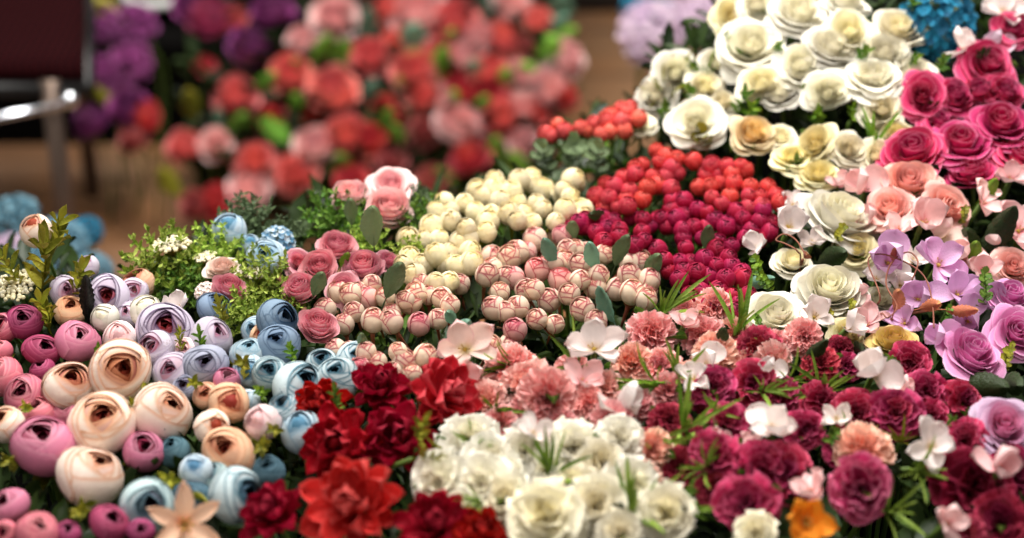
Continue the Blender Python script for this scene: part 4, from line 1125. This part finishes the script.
GGEN = {'fe': lambda R: fern_mesh(R), 'tu': lambda R: tuft_mesh(R), 'ol': lambda R: sprig_mesh(R, 7, .42, .24, 1.6, .9), 'sm': lambda R: sprig_mesh(R, 13, .17, .42, 3, .6), 'eu': lambda R: sprig_mesh(R, 6, .42, .46, 4, .7), 'bl_leaf': None, 'le': None}
GN = {'fe': ('fern', 'fronds', 'fern'), 'tu': ('grass_tuft', 'blades', 'grass tuft'), 'ol': ('leafy_twig', 'leaves', 'leaf spray'), 'sm': ('small_leaved_sprig', 'leaves', 'sprig'), 'eu': ('eucalyptus_sprig', 'leaves', 'sprig'), 'le': ('leaf_stalk', 'blade', 'leaf'), 'bl_leaf': ('leaf_stalk', 'blade', 'leaf')}
GG = {'fe': 'fern clumps', 'tu': 'grass tufts', 'ol': 'olive leaf sprays', 'sm': 'small-leaved sprigs', 'eu': 'eucalyptus sprigs', 'le': 'single leaves', 'bl_leaf': 'single leaves'}
def upright_leaf(R, w=.27, tip=2.2, ser=0.0):
    B = MB()
    def fn(t, s):
        hw = w * min(1, t / .5 + .05) ** .7 * max(0, 1 - t ** tip) ** .6
        hw *= 1 + ser * (((t * 9) % 1) - .5)
        return (s * hw, -.10 * t * t - .0 + .16 * s * s * min(1, 2 * t) * .8 + .01 * math.sin(30 * t) * abs(s), -.5 + t)
    B.sheet(fn, 28 if ser else 12, 7, R.random(), R.random())
    B.tube([(0, 0, -.9), (0, .01, -.7), (0, 0, -.5), (0, .0, -.1)], [.02, .018, .014, .006], 5)
    return B
def green(kind, pname, px, py, h, t, l, dz, label, surf='bank'):
    R = random.Random(int(px * 13 + py * 7 + h))
    p, D = at(px, py, surf, dz / 1000); H = h * D / FPX
    leafy = kind in ('le', 'bl_leaf')
    far = surf == 'far'
    if leafy and far: t = 15; l = l + R.uniform(-50, 50)
    a = axis_of(t, l)
    foot = foot_of(p, surf, a)
    key = (kind, R.randrange(4), pname == 'g_bronze' or pname == 'g_black', far)
    if key not in CACHE:
        r2 = random.Random(hash_(kind) + key[1] * 31)
        if kind == 'le': B = upright_leaf(r2, [.22, .26, .28, .24][key[1]] * (1.3 if far else 1), 1.7 + key[1] * .3, .35 if key[2] else .12)
        elif kind == 'bl_leaf': B = upright_leaf(r2, .17, 1.8, .3)
        else: B = GGEN[kind](r2)
        CACHE[key] = B.mesh(kind, STEM)
    nm = GN[kind]
    root = bpy.data.objects.new(nm[0], None); COL.objects.link(root); root.location = foot; root.empty_display_size = .02
    tag(root, label, nm[2], ('blurred ' if far else '') + GG[kind] + (' in the far rose bank' if far else ' on the flower stand'))
    o = link(nm[1], CACHE[key], root, pal(pname)); o.location = p - foot; o.rotation_mode = 'QUATERNION'
    if leafy:
        z = a; view = -ray(px, py).normalized(); y = -(view - z * view.dot(z)).normalized(); x = y.cross(z)
        q = Matrix((x, y, z)).transposed().to_quaternion() @ Euler((0, 0, R.uniform(-.5, .5))).to_quaternion()
        sc = H * 1.0; bot = -.9
    else:
        q = a.to_track_quat('Z', 'Y') @ Euler((0, 0, R.random() * 6.283)).to_quaternion(); sc = H / 1.35 * (1.0 if kind != 'fe' else .85); bot = -.7
    o.rotation_quaternion = q; o.scale = (sc,) * 3
    base = p - foot + q @ Vector((0, 0, bot * sc))
    link('stem', stem_mesh(foot, foot + base, a, .0014 if kind in ('le', 'sm') else .002), root, STEM_BROWN if pname == 'g_bronze' else None)
    return root

def parse(txt, fn, surf):
    for ln in txt.strip().splitlines():
        ln = ln.strip()
        if not ln or ln[0] == '#': continue
        left, label = ln.split('|'); f = left.split()
        s = surf
        if surf == 'far' and (f[1] in ('palelilac', 'teal', 'bluegrey')): s = 'low'
        fn(f[0], f[1], *[float(v) for v in f[2:8]], label.strip(), surf=s)
SURF['low'] = lambda x, y: 0.38
parse(FLOWERS, bloom, 'bank'); parse(FAR, bloom, 'far'); parse(GREEN, green, 'bank'); parse(FARGREEN, green, 'far')

# curling brown stems over the lilac blossoms
for pts, lb in (([(874, 318), (880, 296), (868, 262), (880, 254), (905, 262), (924, 276), (932, 300), (934, 328)], 'thin brown stem arching over the lilac blossoms to the large bronze leaves'),
                ([(878, 322), (888, 318), (897, 306), (886, 284), (892, 262), (908, 252), (918, 262), (912, 280)], 'thin brown stem curling round the small bronze leaf'),
                ([(800, 268), (798, 252), (786, 244), (776, 240), (784, 234), (796, 240), (806, 256)], 'thin pinkish stem curling in front of the white five-petal blossom')):
    W3 = [at(x, y, 'bank', .034 if i else .0)[0] for i, (x, y) in enumerate(pts)]
    f0 = W3[0].copy(); f0.z = bank(f0.x, f0.y) - .22; f0.y += .01
    P3 = [f0, f0.lerp(W3[0], .5)] + W3; Q = []
    for i in range(len(P3) - 1):
        a0, a1, a2, a3 = P3[max(0, i - 1)], P3[i], P3[i + 1], P3[min(len(P3) - 1, i + 2)]
        for j in range(5):
            u = j / 5; Q.append(.5 * (2 * a1 + (a2 - a0) * u + (2 * a0 - 5 * a1 + 4 * a2 - a3) * u * u + (3 * a1 - 3 * a2 + a3 - a0) * u ** 3))
    Q = [q - f0 for q in Q + [P3[-1]]]
    B = MB(); B.tube(Q, .0007, 6); o = link('curly_stem', B.mesh('curly_stem', STEM_BROWN)); o.location = f0
    tag(o, lb, 'stem', 'curly brown stems')
# ============================================================= bud sprays
BUDM = []
for k in range(4):
    P, Hh = bud_meshes(random.Random(200 + k), [.28, .38, .22, .48][k], [4, 5, 4, 5][k], 1.12)
    b = len(P.v)
    for i, v in enumerate(Hh.v): P.vert(v, Hh.a['pt'][i], 0, .5, 0)
    P.f += [tuple(b + q for q in f) for f in Hh.f]
    BUDM.append(P.mesh('bud', STEM))
CST = []
for k in range(3):
    R = random.Random(300 + k); B = MB()
    B.blob((0, 0, -1.08), .42, 5, 8, (1, 1, .9))
    for i in range(5): flat(B, R, i * 1.2566, math.radians(40), .8, .24, tip=1.8, cup=.2, bend=.4, base=(0, 0, -1.2), nu=6, nv=4)
    B.tube([(0, 0, -1.2), (0.05, 0, -2.0), (.12, .1, -3.0), (.3, .2, -4.2)], [.2, .17, .13, .1], 6)
    CST.append(B.mesh('calyx', STEM))
def inside(p, poly):
    c = False
    for i in range(len(poly)):
        (x1, y1), (x2, y2) = poly[i - 1], poly[i]
        if (y1 > p[1]) != (y2 > p[1]) and p[0] < (x2 - x1) * (p[1] - y1) / (y2 - y1) + x1: c = not c
    return c
def spray(pts, pname, label, dome, dpx, group, tint=None):
    cx = sum(p[0] for p in pts) / len(pts); cy = sum(p[1] for p in pts) / len(pts)
    pc, _ = at(cx, cy, 'bank'); foot = Vector((pc.x, pc.y + .01, bank(pc.x, pc.y) - .22))
    root = bpy.data.objects.new('bud_spray', None); COL.objects.link(root); root.location = foot; root.empty_display_size = .03
    tag(root, label, 'bud spray', group)
    hub = Vector((0, 0, .22 - .085))
    B = MB(); B.tube([(0, 0, 0), (.004, .002, .07), hub], [.005, .0045, .004], 8)
    link('main_stem', B.mesh('main_stem', STEM), root)
    xs = [p[0] for p in pts]; hw = (max(xs) - min(xs)) / 2 + 20
    for i, (px, py) in enumerate(pts):
        R = random.Random(int(px * 7 + py * 131))
        u = (px - cx) / hw
        p, D = at(px, py, 'bank', dome * (1 - u * u) + R.uniform(-.006, .006)); rad = dpx / 2 * D / FPX * R.uniform(.85, 1.12)
        loc = p - foot
        a = (Vector((u * .5 + R.uniform(-.38, .38), -.2 + R.uniform(-.4, .25), 1))).normalized()
        q = a.to_track_quat('Z', 'Y') @ Euler((0, 0, R.random() * 6.283)).to_quaternion()
        pn = pname
        if pname == 'bud_tip' and R.random() < .12: pn = 'bud_tippink'
        o = link('bud', BUDM[R.randrange(4)], root, pal(pn)); o.location = loc; o.rotation_mode = 'QUATERNION'; o.rotation_quaternion = q; o.scale = (rad,) * 3
        c = link('calyx', CST[R.randrange(3)], o, pal({'bud_cream': 'g_olive', 'bud_tip': 'g_bronze', 'bud_crimson': 'g_mid'}.get(pname, 'g_mid')) )
        b0 = loc - a * rad * 4; sm_ = MB()
        if i % 3 == 0:
            m = hub.lerp(b0, .5) + Vector((0, 0, -.015)); sm_.tube([hub, m, b0], [.0022, .0018, .0014], 5)
            link('branch', sm_.mesh('branch', STEM), root)
    for i in range(5):
        R = random.Random(int(cx + i * 9)); az = i * 1.3 + R.random(); v = Vector((math.cos(az), math.sin(az), .5)).normalized()
        lf = link('leaf', LEAF['rose'][i % 3], root, pal('g_mid')); lf.location = hub + Vector((0, 0, .02)); lf.rotation_mode = 'QUATERNION'; lf.rotation_quaternion = v.to_track_quat('X', 'Z'); lf.scale = (.05,) * 3
    return root
TL = ['pink-tipped cream bud spray beside the dusty pink roses', 'low pink-tipped cream buds rising behind the red dahlias', 'largest pink-tipped cream bud spray, in front of the cream and crimson buds']
for pts, lb in zip(TIPS, TL): spray(pts, 'bud_tip', lb, .006, 22.5, 'pink-tipped bud sprays')
for pn, poly, sx, sy, lb, dome, dpx in POLYS:
    R = random.Random(int(poly[0][0])); pts = []
    x0, x1 = min(p[0] for p in poly), max(p[0] for p in poly); y0, y1 = min(p[1] for p in poly), max(p[1] for p in poly)
    y = y0 + 2; row = 0
    while y <= y1:
        x = x0 + (sx / 2 if row % 2 else 0)
        while x <= x1:
            q = (x + R.uniform(-.33, .33) * sx, y + R.uniform(-.4, .4) * sy)
            if inside(q, poly): pts.append(q)
            x += sx
        y += sy; row += 1
    spray(pts[:90], pn, lb, dome, dpx, pn.replace('bud_', '') + ' bud sprays')

# ============================================================= loose dark foliage low between the stems
HOLES = [(72, 506, 34), (885, 510, 42), (700, 500, 0), (770, 165, 34), (742, 118, 18), (775, 110, 26), (1012, 72, 20), (88, 300, 10), (800, 200, 12)]
SIL = [(0, 250), (60, 270), (120, 300), (150, 262), (215, 245), (320, 215), (345, 200), (420, 205), (450, 190), (590, 180), (540, 150), (630, 110), (660, 60), (730, 10), (1024, -20), (1024, 560), (0, 560)]
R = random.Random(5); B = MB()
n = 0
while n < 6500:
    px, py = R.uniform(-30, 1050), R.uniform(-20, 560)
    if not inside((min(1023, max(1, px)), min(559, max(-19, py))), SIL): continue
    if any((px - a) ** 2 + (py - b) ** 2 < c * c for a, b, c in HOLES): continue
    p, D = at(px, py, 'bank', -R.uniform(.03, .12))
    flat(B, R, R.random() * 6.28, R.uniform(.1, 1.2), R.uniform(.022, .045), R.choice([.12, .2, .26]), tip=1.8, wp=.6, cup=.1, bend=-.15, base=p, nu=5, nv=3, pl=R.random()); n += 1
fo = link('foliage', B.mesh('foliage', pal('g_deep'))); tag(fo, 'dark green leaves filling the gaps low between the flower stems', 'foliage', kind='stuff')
B = MB(); n = 0
R = random.Random(8)
while n < 700:
    px, py = R.uniform(190, 560), R.uniform(-20, 170)
    p, D = at(px, py, 'far', -R.uniform(.0, .05))
    flat(B, R, R.random() * 6.28, R.uniform(.1, 1.2), R.uniform(.03, .06), .3, tip=2, wp=.6, cup=.1, bend=-.15, base=p, nu=5, nv=3, pl=R.random()); n += 1
fo = link('foliage', B.mesh('foliage_far', pal('g_dark'))); tag(fo, 'dark leaves deep inside the blurred rose bank beyond the floor', 'foliage', kind='stuff')

# ============================================================= flower stand (black cloth-covered) and far stand
BLACK = solid_mat('black_cloth', (8, 7, 7), .95, spec=.03, noise=(12, 11, 10), bump=.3, nscale=60)
def stand(name, x0, x1, y0, edge, top, nx, ny, label, cat):
    B = MB(); idx = {}
    for i in range(nx + 1):
        x = x0 + (x1 - x0) * i / nx
        for j in range(ny + 1):
            y = y0 + (edge(x) - y0) * j / ny; idx[i, j] = B.vert((x, y, top(x, y)))
    for i in range(nx):
        for j in range(ny): B.f.append((idx[i, j], idx[i + 1, j], idx[i + 1, j + 1], idx[i, j + 1]))
    ring = [(i, 0) for i in range(nx + 1)] + [(nx, j) for j in range(1, ny + 1)] + [(i, ny) for i in range(nx - 1, -1, -1)] + [(0, j) for j in range(ny - 1, 0, -1)]
    low = []
    for k, r in enumerate(ring):
        x, y, z = B.v[idx[r]]; low.append(B.vert((x, y, 0.0)))
    m = len(ring)
    for k in range(m): B.f.append((idx[ring[k]], low[k], low[(k + 1) % m], idx[ring[(k + 1) % m]]))
    o = link(name, B.mesh(name, BLACK)); tag(o, label, cat); return o
stand('display_stand', -1.0, 1.1, .7, lambda x: 1.80 + .45 * sm(x, .05, .4), lambda x, y: bank(x, y) - .22, 40, 30, 'black cloth-covered display stand under the front flowers', 'display stand')
stand('display_stand', -.54, .07, 3.02, lambda x: 3.7, far_top, 12, 10, 'low black stand under the blurred rose bank beyond the floor', 'display stand')

B = MB(); B.box((-.95, 3.22, 0), (-.56, 3.6, .18)); B.box((-.96, 3.21, .17), (-.55, 3.61, .20))  # black backdrop, added to keep the space behind the violets dark
bx_ = link('backdrop_box', B.mesh('backdrop_box', BLACK, False)); tag(bx_, 'black backdrop box added behind the violet sprays', 'backdrop box')
# ============================================================= floor
m, g = new_mat('floor_planks')
tc = g.node('ShaderNodeTexCoord').outputs['Object']
br = g.node('ShaderNodeTexBrick'); br.inputs['Scale'].default_value = 1.0; br.inputs['Brick Width'].default_value = .9; br.inputs['Row Height'].default_value = .22; br.inputs['Mortar Size'].default_value = .006
br.inputs['Color1'].default_value = lin((122, 92, 66)); br.inputs['Color2'].default_value = lin((112, 88, 70)); br.inputs['Mortar'].default_value = lin((60, 40, 28)); g.link(tc, br.inputs['Vector'])
nz = g.node('ShaderNodeTexNoise'); nz.inputs['Scale'].default_value = 3.0; nz.inputs['Detail'].default_value = 4; g.link(tc, nz.inputs['Vector'])
c = g.mix(g.ramp(nz.outputs['Fac'], .35, .7), br.outputs['Color'], lin((134, 90, 54)))
p = g.node('ShaderNodeBsdfPrincipled'); g.link(c, p.inputs['Base Color']); p.inputs['Roughness'].default_value = .45
o = g.node('ShaderNodeOutputMaterial'); g.link(p.outputs[0], o.inputs[0])
B = MB(); 
for y in (-1, 8):
    for x in (-4, 4): B.vert((x, y, 0))
B.f.append((0, 1, 3, 2)); fl = link('floor', B.mesh('floor', m, False)); tag(fl, None, None, kind='structure')

# ============================================================= chair with maroon woven seat
m, g = new_mat('maroon_weave')
tc = g.node('ShaderNodeTexCoord').outputs['Object']
w1 = g.node('ShaderNodeTexWave', bands_direction='X'); w1.inputs['Scale'].default_value = 26; w1.inputs['Distortion'].default_value = .5
w2 = g.node('ShaderNodeTexWave', bands_direction='Y'); w2.inputs['Scale'].default_value = 20; w2.inputs['Distortion'].default_value = .5
g.link(tc, w1.inputs['Vector']); g.link(tc, w2.inputs['Vector'])
h = g.math('MULTIPLY', w1.outputs['Fac'], w2.outputs['Fac'])
p = g.node('ShaderNodeBsdfPrincipled'); g.link(g.mix(h, lin((16, 2, 4)), lin((50, 11, 13))), p.inputs['Base Color']); p.inputs['Roughness'].default_value = .9; p.inputs['Specular IOR Level'].default_value = .04
bp = g.node('ShaderNodeBump'); bp.inputs['Strength'].default_value = .5; bp.inputs['Distance'].default_value = .004; g.link(h, bp.inputs['Height']); g.link(bp.outputs[0], p.inputs['Normal'])
o = g.node('ShaderNodeOutputMaterial'); g.link(p.outputs[0], o.inputs[0]); WEAVE = m
CHROME = solid_mat('chrome', (214, 218, 226), .22, metal=1.0)
STEEL = solid_mat('dull_steel', (112, 96, 86), .4, metal=.6)
ch = bpy.data.objects.new('chair', None); COL.objects.link(ch); ch.location = (-.85, 2.8, 0)
tag(ch, 'chair with a maroon woven seat and chrome front rail beside the violet flowers', 'chair')
o = Vector((.85, -2.8, 0))
xr, xl, yf, yb = -.60, -1.08, 2.56, 3.02
B = MB(); nS = 10
def seatz(u, v): return .455 - .012 * math.sin(PI * u) * math.sin(PI * v)
for s_ in (0, 1):
    for i in range(nS + 1):
        for j in range(nS + 1):
            u, v = i / nS, j / nS; xq = xr - .085 * v
            e = .012 if s_ == 0 else 0
            B.vert((xl + (xq - xl) * u + o.x, yf + (yb - yf) * v + o.y, seatz(u, v) - (.035 if s_ else 0)))
k = (nS + 1) ** 2
for i in range(nS):
    for j in range(nS):
        a_ = i * (nS + 1) + j; B.f.append((a_, a_ + nS + 1, a_ + nS + 2, a_ + 1)); B.f.append((k + a_, k + a_ + 1, k + a_ + nS + 2, k + a_ + nS + 1))
rg = [i * (nS + 1) for i in range(nS + 1)] + [nS * (nS + 1) + j for j in range(1, nS + 1)] + [i * (nS + 1) + nS for i in range(nS - 1, -1, -1)] + [j for j in range(nS - 1, 0, -1)]
for i in range(len(rg)): B.f.append((rg[i], k + rg[i], k + rg[(i + 1) % len(rg)], rg[(i + 1) % len(rg)]))
se = link('seat', B.mesh('seat', WEAVE), ch); se['label'] = 'maroon woven seat'
B = MB(); B.tube([Vector(q) + o for q in [(-1.10, 2.42, .365), (-.9, 2.47, .378), (-.72, 2.515, .392), (-.625, 2.54, .402)]], .006, 10)
B.blob(Vector((-.620, 2.535, .410)) + o, .013, 8, 12); link('front_rail', B.mesh('front_rail', CHROME), ch)['label'] = 'chrome front rail with ball end'
for nm, pts in (('leg', [(-.650, 2.56, .43), (-.655, 2.55, 0)]), ('leg', [(-.715, 3.0, .43), (-.72, 3.03, 0)]), ('leg', [(-1.08, 2.56, .43), (-1.1, 2.54, 0)]), ('leg', [(-1.08, 3.0, .43), (-1.1, 3.03, 0)])):
    B = MB(); q0, q1 = [Vector(q) + o for q in pts]; B.tube([q1 + Vector((0, 0, .002)), q0.lerp(q1, .5), q0], .014, 10); link(nm, B.mesh('leg', STEEL), ch)
B = MB()
for a_, b_ in (((xl, yf, .415), (xr, yf, .415)), ((xr, yf, .415), (xr - .085, yb, .415)), ((xr - .085, yb, .415), (xl, yb, .415)), ((xl, yb, .415), (xl, yf, .415))):
    B.tube([Vector(a_) + o, Vector(b_) + o], .012, 8)
link('seat_frame', B.mesh('seat_frame', solid_mat('black_metal', (14, 13, 13), .4)), ch)
B = MB()
for x in (-1.08, -.72): B.tube([Vector(q) + o for q in [(x, 3.02, .43), (x, 3.06, .7), (x, 3.10, .92)]], .012, 8)
B.tube([Vector(q) + o for q in [(-1.08, 3.10, .92), (-.86, 3.13, .94), (-.72, 3.10, .92)]], .012, 8); link('back_frame', B.mesh('back_frame', MATS['black_metal']), ch)
B = MB()
def bk(t, s): return (-.90 + .17 * s + o.x, 3.075 + .03 * (1 - s * s) + .08 * t + o.y, .62 + .28 * t)
B.sheet(bk, 8, 10); B.sheet(lambda t, s: (bk(t, s)[0], bk(t, s)[1] + .02, bk(t, s)[2]), 8, 10); link('backrest', B.mesh('backrest', WEAVE), ch)

# ============================================================= pale pot at the top, dark crate far behind
def lathe(B, prof, n=32):
    b = len(B.v); m = len(prof)
    for r, z in prof:
        for j in range(n): a = 2 * PI * j / n; B.vert((r * math.cos(a), r * math.sin(a), z))
    for i in range(m - 1):
        for j in range(n): B.f.append((b + i * n + j, b + i * n + (j + 1) % n, b + (i + 1) * n + (j + 1) % n, b + (i + 1) * n + j))
fp = bpy.data.objects.new('flower_pot', None); COL.objects.link(fp); fp.location = (-.635, 3.345, .20)
tag(fp, 'black pot with a pale rim showing above the violet stock flowers', 'flower pot')
B = MB(); lathe(B, [(.001, .001), (.045, .001), (.048, .004), (.058, .040), (.055, .040), (.044, .008), (.001, .008)]); link('body', B.mesh('body', BLACK), fp)
B = MB(); lathe(B, [(.054, .036), (.066, .036), (.069, .042), (.067, .050), (.060, .052), (.054, .046), (.054, .036)]); link('rim', B.mesh('rim', solid_mat('pale_plastic', (206, 206, 204), .4)), fp)['label'] = 'pale rim'
WOOD = solid_mat('dark_wood', (34, 24, 18), .7, noise=(22, 16, 12), nscale=14, bump=.2)
cr = bpy.data.objects.new('crate', None); COL.objects.link(cr); cr.location = (.30, 3.98, 0); tag(cr, 'dark wooden crate on the floor beyond the rose bank at the top', 'crate')
for i in range(4):
    B = MB(); B.box((-.33, -.16, .02 + i * .075), (.33, -.145, .085 + i * .075)); B.box((-.33, .145, .02 + i * .075), (.33, .16, .085 + i * .075)); link('slat', B.mesh('slat', WOOD, False), cr)
for sx in (-.345, .33):
    B = MB(); B.box((sx, -.16, 0), (sx + .015, .16, .32)); link('side_panel', B.mesh('side_panel', WOOD, False), cr)
B = MB(); B.box((-.33, -.145, .005), (.33, .145, .018)); link('bottom', B.mesh('bottom', WOOD, False), cr)

# ============================================================= camera, light
cam = bpy.data.cameras.new('camera'); co = bpy.data.objects.new('camera', cam); COL.objects.link(co)
co.location = CAM; co.rotation_euler = (math.radians(60), 0, 0); cam.lens = LENS; cam.sensor_width = 36; cam.sensor_fit = 'HORIZONTAL'
cam.dof.use_dof = True; cam.dof.focus_distance = 1.68; cam.dof.aperture_fstop = FSTOP if 'FSTOP' in globals() else 2.6; cam.clip_start = .05
SC.camera = co
def area(name, loc, tgt, sx, sy, e, col):
    l = bpy.data.lights.new(name, 'AREA'); l.shape = 'RECTANGLE'; l.size = sx; l.size_y = sy; l.energy = e; l.color = col
    o = bpy.data.objects.new(name, l); COL.objects.link(o); o.location = loc; o.rotation_euler = (Vector(tgt) - Vector(loc)).to_track_quat('-Z', 'Y').to_euler(); return o
area('overhead_light', (.25, 1.75, 3.0), (0, 1.65, .7), .7, .7, 63, (1, .965, .915))
area('overhead_light', (-.5, .6, 2.9), (-.1, 1.6, .7), 1.0, .8, 22, (1, .95, .90))  # weak fill added from the front, not a fixture
area('overhead_light', (-.3, 2.75, 2.6), (-.25, 3.1, .2), .8, .6, 80, (1, .96, .90))  # extra lamp added to brighten the far rose bank
w = bpy.data.worlds.new('world'); SC.world = w; w.use_nodes = True
w.node_tree.nodes['Background'].inputs[0].default_value = (1, .95, .9, 1); w.node_tree.nodes['Background'].inputs[1].default_value = .30
SC.view_settings.view_transform = 'Standard'; SC.view_settings.look = 'None'; SC.view_settings.gamma = 1; SC.view_settings.exposure = 0.0
SC.view_settings.use_curve_mapping = False
SC.cycles.use_denoising = True
SC.cycles.max_bounces = 6; SC.cycles.diffuse_bounces = 4; SC.cycles.transmission_bounces = 4; SC.cycles.transparent_max_bounces = 4
SC.render.use_persistent_data = False
